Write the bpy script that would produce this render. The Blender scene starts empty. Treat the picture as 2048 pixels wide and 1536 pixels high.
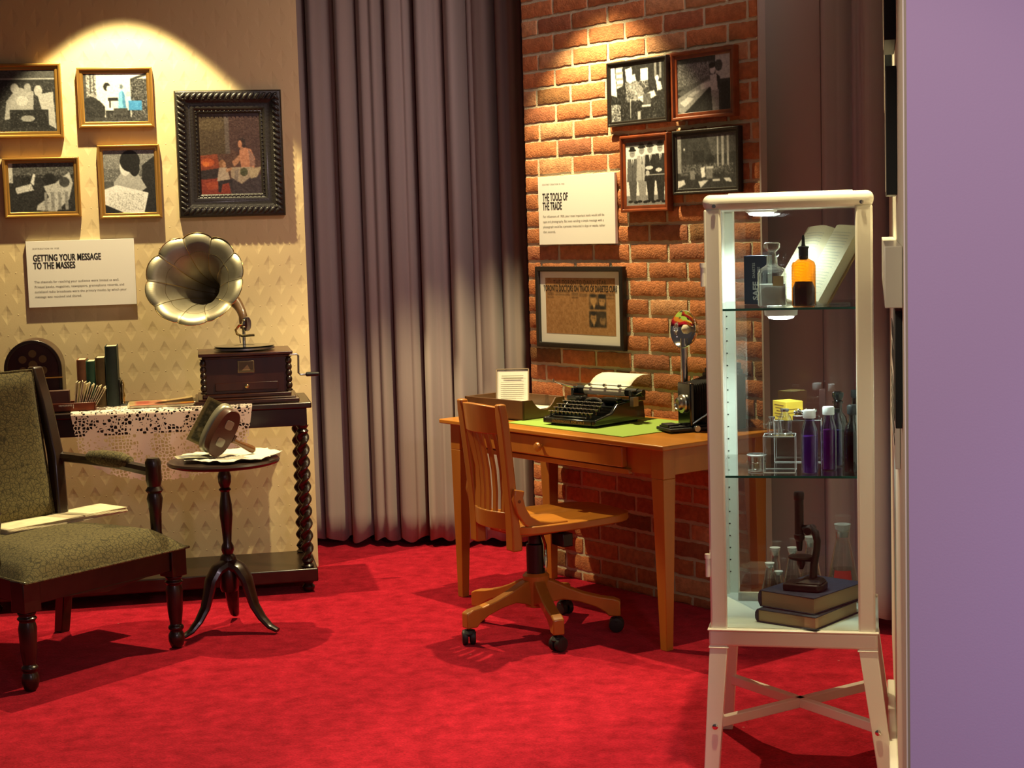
import bpy, math, random
import numpy as np
from mathutils import Vector, Matrix, Euler
random.seed(7)
S = bpy.context.scene
COL = S.collection
# ------------------------------------------------------------------ camera
W_PX, H_PX, F_PX = 2048, 1536, 3250.0
PITCH, ROLL = 0.0943754, -0.0287084
_fw = Vector((0, math.cos(PITCH), -math.sin(PITCH))); _rt = Vector((1, 0, 0)); _dn = _fw.cross(_rt)
_cx = _rt*math.cos(ROLL) - _dn*math.sin(ROLL); _cy = _dn*math.cos(ROLL) + _rt*math.sin(ROLL)
CAM = Vector((0, 0, 1.5))
cam = bpy.data.cameras.new('camera'); co = bpy.data.objects.new('camera', cam); COL.objects.link(co)
cam.sensor_fit = 'HORIZONTAL'; cam.sensor_width = 36; cam.lens = 36*F_PX/W_PX; cam.clip_start = .05
M = Matrix((( _cx.x, -_cy.x, -_fw.x, CAM.x), (_cx.y, -_cy.y, -_fw.y, CAM.y), (_cx.z, -_cy.z, -_fw.z, CAM.z), (0, 0, 0, 1)))
co.matrix_world = M
S.camera = co
S.view_settings.view_transform = 'Standard'; S.view_settings.look = 'None'
S.view_settings.gamma = 1; S.view_settings.exposure = 0.0; S.view_settings.use_curve_mapping = False

def ray(x, y): return _cx*(x-1024) + _cy*(y-768) + _fw*F_PX
def FLOORPT(x, y, z=0.0):
    d = ray(x, y); t = (z-CAM.z)/d.z; return CAM + d*t
class Frame:
    """a vertical plane: u along it, v away from the camera behind it, z up"""
    def __init__(s, x, y, ang):
        s.o = Vector((x, y, 0)); s.a = ang
        s.e = Vector((math.cos(ang), math.sin(ang), 0)); s.b = Vector((-math.sin(ang), math.cos(ang), 0))
    def P(s, u, v, z): return s.o + s.e*u + s.b*v + Vector((0, 0, z))
    def uz(s, x, y, v=0.0):
        d = ray(x, y); t = (s.o + s.b*v - CAM).dot(s.b)/d.dot(s.b); p = CAM + d*t - s.o
        return p.dot(s.e), p.z
    def uv(s, x, y, z):
        p = FLOORPT(x, y, z) - s.o; return p.dot(s.e), p.dot(s.b)
LW = Frame(-0.905, 7.295, 0.18907)         # wallpaper wall
BW = Frame(0.685, 6.332, -0.90245)         # brick wall
CT = Frame(-0.885, 6.750, 0.18907)         # console table front
DK = Frame(0.514, 5.576, -0.90245)         # desk front right top corner
CB = Frame(0.5165, 4.30, -0.218)           # cabinet front left corner

# ------------------------------------------------------------------ world and lights
w = bpy.data.worlds.new('world'); S.world = w; w.use_nodes = True
w.node_tree.nodes['Background'].inputs[0].default_value = (0.58, 0.45, 0.40, 1)
w.node_tree.nodes['Background'].inputs[1].default_value = 0.095
def spot(name, loc, target, power, col, ang, blend, rad=.02):
    l = bpy.data.lights.new(name, 'SPOT'); l.energy = power; l.color = col; l.spot_size = math.radians(ang); l.spot_blend = blend
    l.shadow_soft_size = rad; o = bpy.data.objects.new(name, l); COL.objects.link(o); o.location = loc
    o.rotation_euler = (Vector(target)-Vector(loc)).to_track_quat('-Z', 'Y').to_euler(); return o
WARM = (1.0, .82, .43)
_p = LW.P(-0.76, -.44, 3.10); spot('ceiling_spot_parlour', _p, (_p.x+.08, _p.y-.22, 0), 370, WARM, 76, .12)
_p = BW.P(-0.40, -.40, 2.89); spot('ceiling_spot_office', _p, (_p.x-.22, _p.y-.12, 0), 330, WARM, 83, .32)
spot('ceiling_spot_cabinet', (.62, 4.10, 3.10), (.50, 4.25, 0), 270, WARM, 47, .45)
spot('ceiling_spot_right', (.93, 4.35, 3.0), (1.08, 4.3, 0), 80, (1, .86, .5), 42, .5)
spot('ceiling_spot_purple', (.9, 0.3, 2.1), (1.1, 2.6, 1.0), 105, (1, .78, .88), 80, .7, .1)
spot('ceiling_spot_violet', (1.6, .3, 2.6), (1.45, 2.6, .5), 60, (.6, .55, 1.0), 40, .9, .1)
spot('ceiling_spot_carpet', (-.9, 2.2, 3.3), (-.75, 4.3, 0), 30, (1, .60, .62), 52, .8, .2)
spot('ceiling_spot_partition', (-1.0, 2.15, 2.7), (.70, 2.95, 1.1), 70, (1, .82, .55), 46, .6, .05)
def area(name, loc, target, power, col, sx, sy):
    l = bpy.data.lights.new(name, 'AREA'); l.shape = 'RECTANGLE'; l.size = sx; l.size_y = sy; l.energy = power; l.color = col
    o = bpy.data.objects.new(name, l); COL.objects.link(o); o.location = loc
    o.rotation_euler = (Vector(target)-Vector(loc)).to_track_quat('-Z', 'Y').to_euler(); return o
area('curtain_fill_light', (1.3, 4.4, 3.9), (.05, 7.6, 1.9), 7.0, (1, .78, .74), 1.2, .5).data.spread = math.radians(52)  # added fill without a real fixture, brings out the curtain folds

# ------------------------------------------------------------------ materials
_m = {}
def newmat(name):
    m = bpy.data.materials.new(name); m.use_nodes = True; return m, m.node_tree, m.node_tree.nodes['Principled BSDF']
def mat(name, col, rough=.5, metal=0, bump=0, bscale=60, var=0, vscale=12, emit=0, spec=None, coat=0, wood=False, sheen=0, stretch=None, alpha=None):
    if name in _m: return _m[name]
    m, nt, b = newmat(name); N = nt.nodes; L = nt.links
    b.inputs['Base Color'].default_value = (*col, 1); b.inputs['Roughness'].default_value = rough; b.inputs['Metallic'].default_value = metal
    if spec is not None: b.inputs['Specular IOR Level'].default_value = spec
    if coat: b.inputs['Coat Weight'].default_value = coat; b.inputs['Coat Roughness'].default_value = .12
    if sheen: b.inputs['Sheen Weight'].default_value = sheen
    if emit: b.inputs['Emission Color'].default_value = (*col, 1); b.inputs['Emission Strength'].default_value = emit
    tc = N.new('ShaderNodeTexCoord')
    mp = N.new('ShaderNodeMapping'); L.new(tc.outputs['Object'], mp.inputs[0])
    if stretch: mp.inputs['Scale'].default_value = stretch
    if var:
        n = N.new('ShaderNodeTexNoise'); n.inputs['Scale'].default_value = vscale; n.inputs['Detail'].default_value = 5
        L.new(mp.outputs[0], n.inputs['Vector'])
        r = N.new('ShaderNodeValToRGB'); r.color_ramp.elements[0].position = .3; r.color_ramp.elements[1].position = .7
        r.color_ramp.elements[0].color = (*[max(0, c*(1-var)) for c in col], 1); r.color_ramp.elements[1].color = (*[min(1, c*(1+var)) for c in col], 1)
        L.new(n.outputs[0], r.inputs[0]); L.new(r.outputs[0], b.inputs['Base Color'])
    if bump:
        n2 = N.new('ShaderNodeTexNoise'); n2.inputs['Scale'].default_value = bscale; n2.inputs['Detail'].default_value = 4
        L.new(mp.outputs[0], n2.inputs['Vector'])
        bp = N.new('ShaderNodeBump'); bp.inputs['Strength'].default_value = bump; bp.inputs['Distance'].default_value = .004
        L.new(n2.outputs[0], bp.inputs['Height']); L.new(bp.outputs[0], b.inputs['Normal'])
    _m[name] = m; return m
def glassmat(name, tint=(1, 1, 1), refl=.5, base=.03, rough=.02):
    if name in _m: return _m[name]
    m, nt, b = newmat(name); N = nt.nodes; L = nt.links; N.remove(b)
    t = N.new('ShaderNodeBsdfTransparent'); t.inputs[0].default_value = (*tint, 1)
    g = N.new('ShaderNodeBsdfGlossy'); g.inputs['Roughness'].default_value = rough
    lw = N.new('ShaderNodeLayerWeight'); lw.inputs[0].default_value = .35
    mr = N.new('ShaderNodeMapRange'); mr.inputs[3].default_value = base; mr.inputs[4].default_value = refl
    L.new(lw.outputs['Facing'], mr.inputs[0])
    mx = N.new('ShaderNodeMixShader'); L.new(mr.outputs[0], mx.inputs[0]); L.new(t.outputs[0], mx.inputs[1]); L.new(g.outputs[0], mx.inputs[2])
    L.new(mx.outputs[0], N['Material Output'].inputs[0]); _m[name] = m; return m
def math_(nt, op, a, b=None, c=None):
    n = nt.nodes.new('ShaderNodeMath'); n.operation = op
    for i, v in enumerate((a, b, c)):
        if v is None: continue
        if isinstance(v, (int, float)): n.inputs[i].default_value = v
        else: nt.links.new(v, n.inputs[i])
    return n.outputs[0]
def wallpaper():
    m, nt, b = newmat('wallpaper_embossed'); N = nt.nodes; L = nt.links
    b.inputs['Roughness'].default_value = .62; b.inputs['Specular IOR Level'].default_value = .25
    tc = N.new('ShaderNodeTexCoord'); sp = N.new('ShaderNodeSeparateXYZ'); L.new(tc.outputs['Object'], sp.inputs[0])
    U, Z = sp.outputs['X'], sp.outputs['Z']
    PU, PZ = .0945, .0905
    row = math_(nt, 'FLOOR', math_(nt, 'DIVIDE', math_(nt, 'ADD', Z, .027), PZ))
    odd = math_(nt, 'MULTIPLY', math_(nt, 'FLOORED_MODULO', row, 2), .5)
    fu = math_(nt, 'SUBTRACT', math_(nt, 'FRACT', math_(nt, 'ADD', math_(nt, 'DIVIDE', math_(nt, 'ADD', U, 3.0), PU), odd)), .5)
    fz = math_(nt, 'SUBTRACT', math_(nt, 'FRACT', math_(nt, 'DIVIDE', math_(nt, 'ADD', Z, .027), PZ)), .5)
    x = math_(nt, 'MULTIPLY', fu, PU/.0245); z = math_(nt, 'MULTIPLY', fz, PZ/.0445)
    r = math_(nt, 'ADD', math_(nt, 'ABSOLUTE', x), math_(nt, 'ABSOLUTE', z))
    inside = math_(nt, 'LESS_THAN', r, 1.0)
    # the relief: a sunk lozenge folded along its upright axis
    zw = math_(nt, 'MAXIMUM', math_(nt, 'SUBTRACT', 1.0, math_(nt, 'ABSOLUTE', z)), .02)
    vv = math_(nt, 'SUBTRACT', 1.0, math_(nt, 'DIVIDE', math_(nt, 'ABSOLUTE', x), zw))
    h = math_(nt, 'MULTIPLY', inside, math_(nt, 'MULTIPLY', vv, math_(nt, 'MULTIPLY', math_(nt, 'MINIMUM', math_(nt, 'MULTIPLY', zw, 1.6), 1.0), -1.0)))
    # small dots halfway between
    fd = math_(nt, 'SUBTRACT', .5, math_(nt, 'ABSOLUTE', fu))
    dd = math_(nt, 'SQRT', math_(nt, 'ADD', math_(nt, 'POWER', math_(nt, 'MULTIPLY', fd, PU/.003), 2), math_(nt, 'POWER', math_(nt, 'MULTIPLY', fz, PZ/.004), 2)))
    dot = math_(nt, 'MULTIPLY', math_(nt, 'MAXIMUM', math_(nt, 'SUBTRACT', 1.0, dd), 0.0), .5)
    n = N.new('ShaderNodeTexNoise'); n.inputs['Scale'].default_value = 160; n.inputs['Detail'].default_value = 3; L.new(tc.outputs['Object'], n.inputs['Vector'])
    hh = math_(nt, 'ADD', math_(nt, 'ADD', h, dot), math_(nt, 'MULTIPLY', n.outputs[0], .12))
    bp = N.new('ShaderNodeBump'); bp.inputs['Strength'].default_value = 1; bp.inputs['Distance'].default_value = .0019
    L.new(hh, bp.inputs['Height']); L.new(bp.outputs[0], b.inputs['Normal'])
    n3 = N.new('ShaderNodeTexNoise'); n3.inputs['Scale'].default_value = 4; L.new(tc.outputs['Object'], n3.inputs['Vector'])
    r3 = N.new('ShaderNodeValToRGB'); r3.color_ramp.elements[0].color = (.62, .48, .26, 1); r3.color_ramp.elements[1].color = (.70, .56, .32, 1)
    L.new(n3.outputs[0], r3.inputs[0]); L.new(r3.outputs[0], b.inputs['Base Color'])
    return m
def carpet():
    m, nt, b = newmat('red_carpet'); N = nt.nodes; L = nt.links
    b.inputs['Roughness'].default_value = 1; b.inputs['Specular IOR Level'].default_value = .05; b.inputs['Sheen Weight'].default_value = .15
    b.inputs['Sheen Tint'].default_value = (1, .25, .3, 1)
    tc = N.new('ShaderNodeTexCoord')
    n = N.new('ShaderNodeTexNoise'); n.inputs['Scale'].default_value = 13; n.inputs['Detail'].default_value = 11; n.inputs['Roughness'].default_value = .72; L.new(tc.outputs['Object'], n.inputs['Vector'])
    r = N.new('ShaderNodeValToRGB'); r.color_ramp.elements[0].position = .34; r.color_ramp.elements[1].position = .66
    r.color_ramp.elements[0].color = (.27, .004, .013, 1); r.color_ramp.elements[1].color = (.54, .014, .036, 1)
    L.new(n.outputs[0], r.inputs[0])
    v = N.new('ShaderNodeTexNoise'); v.inputs['Scale'].default_value = 130; v.inputs['Detail'].default_value = 3; L.new(tc.outputs['Object'], v.inputs['Vector'])
    r2 = N.new('ShaderNodeValToRGB'); r2.color_ramp.elements[0].position = .3; r2.color_ramp.elements[0].color = (.72, .72, .72, 1); r2.color_ramp.elements[1].position = .75; r2.color_ramp.elements[1].color = (1.12, 1.1, 1.1, 1)
    L.new(v.outputs[0], r2.inputs[0])
    mx = N.new('ShaderNodeMix'); mx.data_type = 'RGBA'; mx.blend_type = 'MULTIPLY'; mx.inputs[0].default_value = 1
    L.new(r.outputs[0], mx.inputs[6]); L.new(r2.outputs[0], mx.inputs[7])
    # a few specks of lint
    vo = N.new('ShaderNodeTexVoronoi'); vo.inputs['Scale'].default_value = 5; L.new(tc.outputs['Object'], vo.inputs['Vector'])
    sp = math_(nt, 'LESS_THAN', vo.outputs['Distance'], .022)
    mx2 = N.new('ShaderNodeMix'); mx2.data_type = 'RGBA'; L.new(math_(nt, 'MULTIPLY', sp, .35), mx2.inputs[0]); L.new(mx.outputs[2], mx2.inputs[6]); mx2.inputs[7].default_value = (.6, .3, .3, 1)
    L.new(mx2.outputs[2], b.inputs['Base Color'])
    bp = N.new('ShaderNodeBump'); bp.inputs['Strength'].default_value = .8; bp.inputs['Distance'].default_value = .006
    L.new(math_(nt, 'ADD', v.outputs[0], n.outputs[0]), bp.inputs['Height']); L.new(bp.outputs[0], b.inputs['Normal'])
    return m
def attrmat(name, rough=.8, coat=0, bump=0, bscale=80, var=0):
    m, nt, b = newmat(name); a = nt.nodes.new('ShaderNodeAttribute'); a.attribute_name = 'col'
    src = a.outputs['Color']
    if var:
        tc = nt.nodes.new('ShaderNodeTexCoord'); n = nt.nodes.new('ShaderNodeTexNoise'); n.inputs['Scale'].default_value = 45; n.inputs['Detail'].default_value = 6; nt.links.new(tc.outputs['Object'], n.inputs['Vector'])
        r = nt.nodes.new('ShaderNodeValToRGB'); r.color_ramp.elements[0].position = .25; r.color_ramp.elements[1].position = .75
        r.color_ramp.elements[0].color = (1-var,)*3+(1,); r.color_ramp.elements[1].color = (1+var, 1+var, 1+var, 1); nt.links.new(n.outputs[0], r.inputs[0])
        mx = nt.nodes.new('ShaderNodeMix'); mx.data_type = 'RGBA'; mx.blend_type = 'MULTIPLY'; mx.inputs[0].default_value = 1
        nt.links.new(src, mx.inputs[6]); nt.links.new(r.outputs[0], mx.inputs[7]); src = mx.outputs[2]
    nt.links.new(src, b.inputs['Base Color']); b.inputs['Roughness'].default_value = rough
    if coat: b.inputs['Coat Weight'].default_value = coat; b.inputs['Coat Roughness'].default_value = .05
    if bump:
        tc = nt.nodes.new('ShaderNodeTexCoord'); n = nt.nodes.new('ShaderNodeTexNoise'); n.inputs['Scale'].default_value = bscale; n.inputs['Detail'].default_value = 5; nt.links.new(tc.outputs['Object'], n.inputs['Vector'])
        bp = nt.nodes.new('ShaderNodeBump'); bp.inputs['Strength'].default_value = bump; bp.inputs['Distance'].default_value = .004; nt.links.new(n.outputs[0], bp.inputs['Height']); nt.links.new(bp.outputs[0], b.inputs['Normal'])
    return m
def fabric():
    m, nt, b = newmat('olive_damask'); N = nt.nodes; L = nt.links
    b.inputs['Roughness'].default_value = .85; b.inputs['Sheen Weight'].default_value = .05; b.inputs['Specular IOR Level'].default_value = .25
    tc = N.new('ShaderNodeTexCoord'); n = N.new('ShaderNodeTexNoise'); n.inputs['Scale'].default_value = 14; n.inputs['Detail'].default_value = 2; L.new(tc.outputs['Object'], n.inputs['Vector'])
    mx = N.new('ShaderNodeMix'); mx.data_type = 'VECTOR'; mx.inputs[0].default_value = .03
    L.new(tc.outputs['Object'], mx.inputs[4]); L.new(n.outputs['Color'], mx.inputs[5])
    v = N.new('ShaderNodeTexVoronoi'); v.feature = 'DISTANCE_TO_EDGE'; v.inputs['Scale'].default_value = 55; L.new(mx.outputs[1], v.inputs['Vector'])
    v2 = N.new('ShaderNodeTexVoronoi'); v2.feature = 'DISTANCE_TO_EDGE'; v2.inputs['Scale'].default_value = 85; L.new(mx.outputs[1], v2.inputs['Vector'])
    d = math_(nt, 'MINIMUM', v.outputs['Distance'], math_(nt, 'MULTIPLY', v2.outputs['Distance'], 1.6))
    r = N.new('ShaderNodeValToRGB'); r.color_ramp.elements[0].position = .0; r.color_ramp.elements[1].position = .09
    r.color_ramp.elements[0].color = (.022, .018, .007, 1); r.color_ramp.elements[1].color = (.125, .098, .038, 1)
    L.new(d, r.inputs[0]); L.new(r.outputs[0], b.inputs['Base Color'])
    bp = N.new('ShaderNodeBump'); bp.inputs['Strength'].default_value = .5; bp.inputs['Distance'].default_value = .002; L.new(d, bp.inputs['Height']); L.new(bp.outputs[0], b.inputs['Normal'])
    return m
def lace(name='lace_crochet', scale=70, thr=.055, big=True):
    m, nt, b = newmat(name); N = nt.nodes; L = nt.links
    b.inputs['Base Color'].default_value = (.80, .66, .56, 1); b.inputs['Roughness'].default_value = .9
    tc = N.new('ShaderNodeTexCoord')
    v = N.new('ShaderNodeTexVoronoi'); v.feature = 'DISTANCE_TO_EDGE'; v.inputs['Scale'].default_value = scale; v.inputs['Randomness'].default_value = .55; L.new(tc.outputs['Object'], v.inputs['Vector'])
    n = N.new('ShaderNodeTexNoise'); n.inputs['Scale'].default_value = 13; L.new(tc.outputs['Object'], n.inputs['Vector'])
    th = math_(nt, 'ADD', math_(nt, 'MULTIPLY', math_(nt, 'MAXIMUM', math_(nt, 'SUBTRACT', n.outputs[0], .60), 0.0), 5.0), .13)
    hole = math_(nt, 'GREATER_THAN', v.outputs['Distance'], math_(nt, 'MAXIMUM', th, .085))
    tr = N.new('ShaderNodeBsdfTransparent'); mx = N.new('ShaderNodeMixShader'); L.new(hole, mx.inputs[0]); L.new(b.outputs[0], mx.inputs[1]); L.new(tr.outputs[0], mx.inputs[2])
    L.new(mx.outputs[0], N['Material Output'].inputs[0]); return m

M_WALLP = wallpaper(); M_CARPET = carpet(); M_FAB = fabric(); M_LACE = lace()
M_BRICK = attrmat('clay_brick', .85, 0, .8, 130, .28); M_MORTAR = mat('mortar', (.56, .50, .34), .95, bump=.8, bscale=220)
M_PHOTO = attrmat('printed_photo', .5, .5); M_PAINT = attrmat('painted_canvas', .45, .4, .3, 90)
M_PRINT = attrmat('printed_paper', .8)
M_GOLD = mat('gilt_wood', (.50, .27, .065), .34, .75, bump=.1, bscale=40)
M_BLKFR = mat('black_carved_wood', (.010, .007, .005), .42, 0, coat=.12, bump=.3, bscale=120)
M_BLACK = mat('black_paint', (.008, .008, .008), .35)
M_MAHOG = mat('mahogany', (.040, .009, .004), .32, coat=.25, var=.35, vscale=18, stretch=(1, 1, .2))
M_DARKW = mat('dark_stained_wood', (.020, .008, .004), .32, coat=.22, var=.35, vscale=20)
M_REDW = mat('red_brown_wood', (.16, .032, .008), .35, coat=.3, var=.3, vscale=20)
M_OAKFR = mat('dark_oak_frame', (.05, .018, .006), .4, coat=.2, var=.3)
M_PINE = mat('honey_pine', (.42, .150, .018), .38, coat=.25, var=.18, vscale=9, stretch=(1, 1, .15), bump=.05)
M_PINEX = mat('honey_pine_top', (.46, .170, .020), .34, coat=.3, var=.2, vscale=9, stretch=(.15, 1.6, 1), bump=.05)
M_BOARD = mat('white_card', (.80, .77, .72), .7)
M_INK = mat('black_ink', (.012, .010, .012), .7); M_GREYINK = mat('grey_ink', (.16, .14, .12), .8)
M_CREAMP = mat('aged_paper', (.70, .60, .40), .85, var=.12, vscale=30)
M_WHITEP = mat('white_paper', (.80, .76, .64), .85)
M_CURT = mat('taupe_curtain', (.32, .26, .24), .95, sheen=.25, bump=.15, bscale=350)
M_CURT2 = mat('grey_curtain', (.48, .43, .46), .95, sheen=.2, bump=.15, bscale=350)
M_PANEL = mat('taupe_panel', (.52, .45, .42), .85, bump=.1, bscale=200)
M_PURPLE = mat('purple_light_tint', (.50, .38, .61), .8, bump=.06, bscale=260)  # purple cast of the spotlights is put into the wall colour
M_WHITEW = mat('white_wall_paint', (.80, .76, .66), .7)
M_ENAMEL = mat('cream_enamel', (.86, .82, .72), .32, coat=.3)
M_MINT = mat('led_tinted_enamel', (.78, .82, .72), .45)  # same cabinet enamel, with the greenish LED light put into its colour
M_BRASS = mat('dull_brass', (.34, .305, .22), .47, 1, bump=.08, bscale=25, var=.25, vscale=9)
M_BRIGHT = mat('polished_brass', (.72, .58, .25), .18, 1)
M_CHROME = mat('chrome', (.75, .74, .70), .1, 1)
M_STEEL = mat('steel', (.45, .44, .42), .3, 1)
M_BLKGL = mat('black_enamel', (.006, .008, .007), .16, coat=.6)
M_LEATH = mat('black_leather', (.010, .010, .010), .5, bump=.5, bscale=300)
M_RUBBER = mat('black_rubber', (.012, .012, .012), .55)
M_GREEN = mat('green_blotter', (.26, .40, .06), .8)
M_GLASS = glassmat('pane_glass', (.90, .93, .91), .55, .11)
M_THIN = glassmat('clear_glass', (.94, .96, .94), .9, .10, .04)
M_AMBER = glassmat('amber_glass', (.88, .46, .03), .5, .05, .05)
M_COBALT = glassmat('cobalt_glass', (.5, .34, .7), .6, .06, .05)
M_BROWN = glassmat('brown_glass', (.30, .12, .05), .6, .06, .05)
M_EDGE = mat('glass_edge', (.02, .09, .07), .15)

# ------------------------------------------------------------------ mesh builder
class MB:
    def __init__(s): s.v = []; s.f = []; s.c = []
    def add(s, vs, fs, M=None, col=None):
        k = len(s.v)
        s.v += [tuple(M @ Vector(v)) if M is not None else tuple(v) for v in vs]
        s.f += [tuple(i+k for i in f) for f in fs]
        s.c += [col]*len(fs); return s
    def box(s, c, d, rot=None, M=None, col=None):
        x, y, z = [a/2 for a in d]
        vs = [(i, j, k) for i in (-x, x) for j in (-y, y) for k in (-z, z)]
        T = Matrix.Translation(c) @ (Euler(rot).to_matrix().to_4x4() if rot else Matrix())
        if M is not None: T = M @ T
        return s.add(vs, [(0, 1, 3, 2), (4, 6, 7, 5), (0, 4, 5, 1), (2, 3, 7, 6), (0, 2, 6, 4), (1, 5, 7, 3)], T, col)
    def bx(s, x0, x1, y0, y1, z0, z1, **k): return s.box(((x0+x1)/2, (y0+y1)/2, (z0+z1)/2), (abs(x1-x0), abs(y1-y0), abs(z1-z0)), **k)
    def frustum(s, z0, z1, a, b, M=None):
        """a, b = (x0,x1,y0,y1) at z0 and z1"""
        vs = [(a[0], a[2], z0), (a[1], a[2], z0), (a[1], a[3], z0), (a[0], a[3], z0), (b[0], b[2], z1), (b[1], b[2], z1), (b[1], b[3], z1), (b[0], b[3], z1)]
        return s.add(vs, [(3, 2, 1, 0), (4, 5, 6, 7), (0, 1, 5, 4), (1, 2, 6, 5), (2, 3, 7, 6), (3, 0, 4, 7)], M)
    def lathe(s, prof, n=24, M=None, sx=1, sy=1, cap=True, sq=None):
        vs = []; fs = []
        for r, z in prof:
            for i in range(n):
                t = 2*math.pi*i/n; x, y = math.cos(t), math.sin(t)
                if sq:
                    q = (abs(x)**sq + abs(y)**sq)**(-1/sq); x *= q; y *= q
                vs.append((x*r*sx, y*r*sy, z))
        for k in range(len(prof)-1):
            for i in range(n):
                j = (i+1) % n; fs.append((k*n+i, k*n+j, (k+1)*n+j, (k+1)*n+i))
        if cap:
            if prof[0][0] > 1e-5: fs.append(tuple(reversed(range(n))))
            if prof[-1][0] > 1e-5: fs.append(tuple(range((len(prof)-1)*n, len(prof)*n)))
        return s.add(vs, fs, M)
    def cyl(s, p, q, r, r2=None, n=16):
        p = Vector(p); q = Vector(q); d = q-p
        M = Matrix.Translation(p) @ d.to_track_quat('Z', 'Y').to_matrix().to_4x4()
        return s.lathe([(r, 0), (r2 if r2 is not None else r, d.length)], n, M)
    def tube(s, path, r, n=10, flat=None):
        path = [Vector(p) for p in path]; vs = []; fs = []; up = None
        for i, p in enumerate(path):
            t = (path[min(i+1, len(path)-1)] - path[max(i-1, 0)]).normalized()
            if up is None: up = Vector((0, 0, 1)) if abs(t.z) < .9 else Vector((1, 0, 0))
            a = t.cross(up).normalized(); b = a.cross(t); up = b
            rr = r[i] if isinstance(r, (list, tuple)) else r
            for k in range(n):
                th = 2*math.pi*k/n
                f = flat if flat else 1
                vs.append(p + a*math.cos(th)*rr + b*math.sin(th)*rr*f)
        for i in range(len(path)-1):
            for k in range(n):
                j = (k+1) % n; fs.append((i*n+k, i*n+j, (i+1)*n+j, (i+1)*n+k))
        fs.append(tuple(reversed(range(n)))); fs.append(tuple(range((len(path)-1)*n, len(path)*n)))
        return s.add(vs, fs)
    def prism(s, poly, d0, d1, axis='y', M=None):
        """poly of 2D points extruded along axis"""
        n = len(poly)
        def mk(p, d):
            return (p[0], d, p[1]) if axis == 'y' else ((d, p[0], p[1]) if axis == 'x' else (p[0], p[1], d))
        vs = [mk(p, d0) for p in poly] + [mk(p, d1) for p in poly]
        fs = [tuple(range(n)), tuple(reversed(range(n, 2*n)))] + [(i, i+n, (i+1) % n + n, (i+1) % n) for i in range(n)]
        return s.add(vs, fs, M)
    def sphere(s, c, r, n=14, sc=(1, 1, 1)):
        pr = [(max(1e-6, math.sin(math.pi*i/(n//2+2)))*1.0, -math.cos(math.pi*i/(n//2+2))) for i in range(n//2+3)]
        return s.lathe([(a*r, z*r) for a, z in pr], n, Matrix.Translation(c) @ Matrix.Diagonal((*sc, 1)), cap=False)
    def grid(s, fn, nu, nv, col=None, cols=None):
        vs = [fn(i/nu, j/nv) for j in range(nv+1) for i in range(nu+1)]
        fs = [(j*(nu+1)+i, j*(nu+1)+i+1, (j+1)*(nu+1)+i+1, (j+1)*(nu+1)+i) for j in range(nv) for i in range(nu)]
        return s.add(vs, fs, None, col)
    def text(s, txt, size, x, y, z, sx=1, bold=0, align='LEFT', M=None, sp=1.0):
        """letters in the local XZ plane facing -Y, left baseline at x, z"""
        c = bpy.data.curves.new('t', 'FONT'); c.body = txt; c.size = size; c.offset = bold*size; c.align_x = align; c.space_character = sp; c.resolution_u = 3
        o = bpy.data.objects.new('t', c); COL.objects.link(o); dg = bpy.context.evaluated_depsgraph_get(); me = bpy.data.meshes.new_from_object(o.evaluated_get(dg))
        vs = [(x + v.co.x*sx, y, z + v.co.y) for v in me.vertices]; fs = [tuple(p.vertices) for p in me.polygons]
        bpy.data.objects.remove(o); bpy.data.curves.remove(c); bpy.data.meshes.remove(me)
        return s.add(vs, fs, M)
    def build(s, name, m, parent=None, bevel=0, seg=2, smooth=True, sub=0, ang=35, fix=True, solid=0, loc=None, rot=None):
        me = bpy.data.meshes.new(name); me.from_pydata([tuple(v) for v in s.v], [], s.f)
        if fix:
            import bmesh
            b = bmesh.new(); b.from_mesh(me); bmesh.ops.recalc_face_normals(b, faces=b.faces); b.to_mesh(me); b.free()
        if any(c is not None for c in s.c):
            a = me.color_attributes.new('col', 'FLOAT_COLOR', 'CORNER'); k = 0; buf = []
            for p in me.polygons:
                c = s.c[p.index] or (1, 1, 1); buf += [c[0], c[1], c[2], 1.0]*len(p.vertices)
            a.data.foreach_set('color', buf)
        o = bpy.data.objects.new(name, me); COL.objects.link(o); me.materials.append(m)
        if smooth:
            me.polygons.foreach_set('use_smooth', [True]*len(me.polygons)); me.set_sharp_from_angle(angle=math.radians(ang))
        if solid: md = o.modifiers.new('s', 'SOLIDIFY'); md.thickness = solid; md.offset = 0
        if bevel: md = o.modifiers.new('b', 'BEVEL'); md.width = bevel; md.segments = seg; md.limit_method = 'ANGLE'; md.angle_limit = .6; md.harden_normals = False
        if sub: md = o.modifiers.new('d', 'SUBSURF'); md.levels = sub; md.render_levels = sub
        if parent is not None: o.parent = parent
        if loc is not None: o.location = loc
        if rot is not None: o.rotation_euler = rot
        return o
def tag(o, label=None, cat=None, group=None, kind=None):
    if label: o['label'] = label
    if cat: o['category'] = cat
    if group: o['group'] = group
    if kind: o['kind'] = kind
    return o
def thing(name, label, cat, loc=(0, 0, 0), rz=0, group=None, rot=None):
    o = bpy.data.objects.new(name, None); COL.objects.link(o); o.location = loc; o.rotation_euler = rot if rot else (0, 0, rz); o.empty_display_size = .05
    return tag(o, label, cat, group)
def struct(o): return tag(o, kind='structure')

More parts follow.
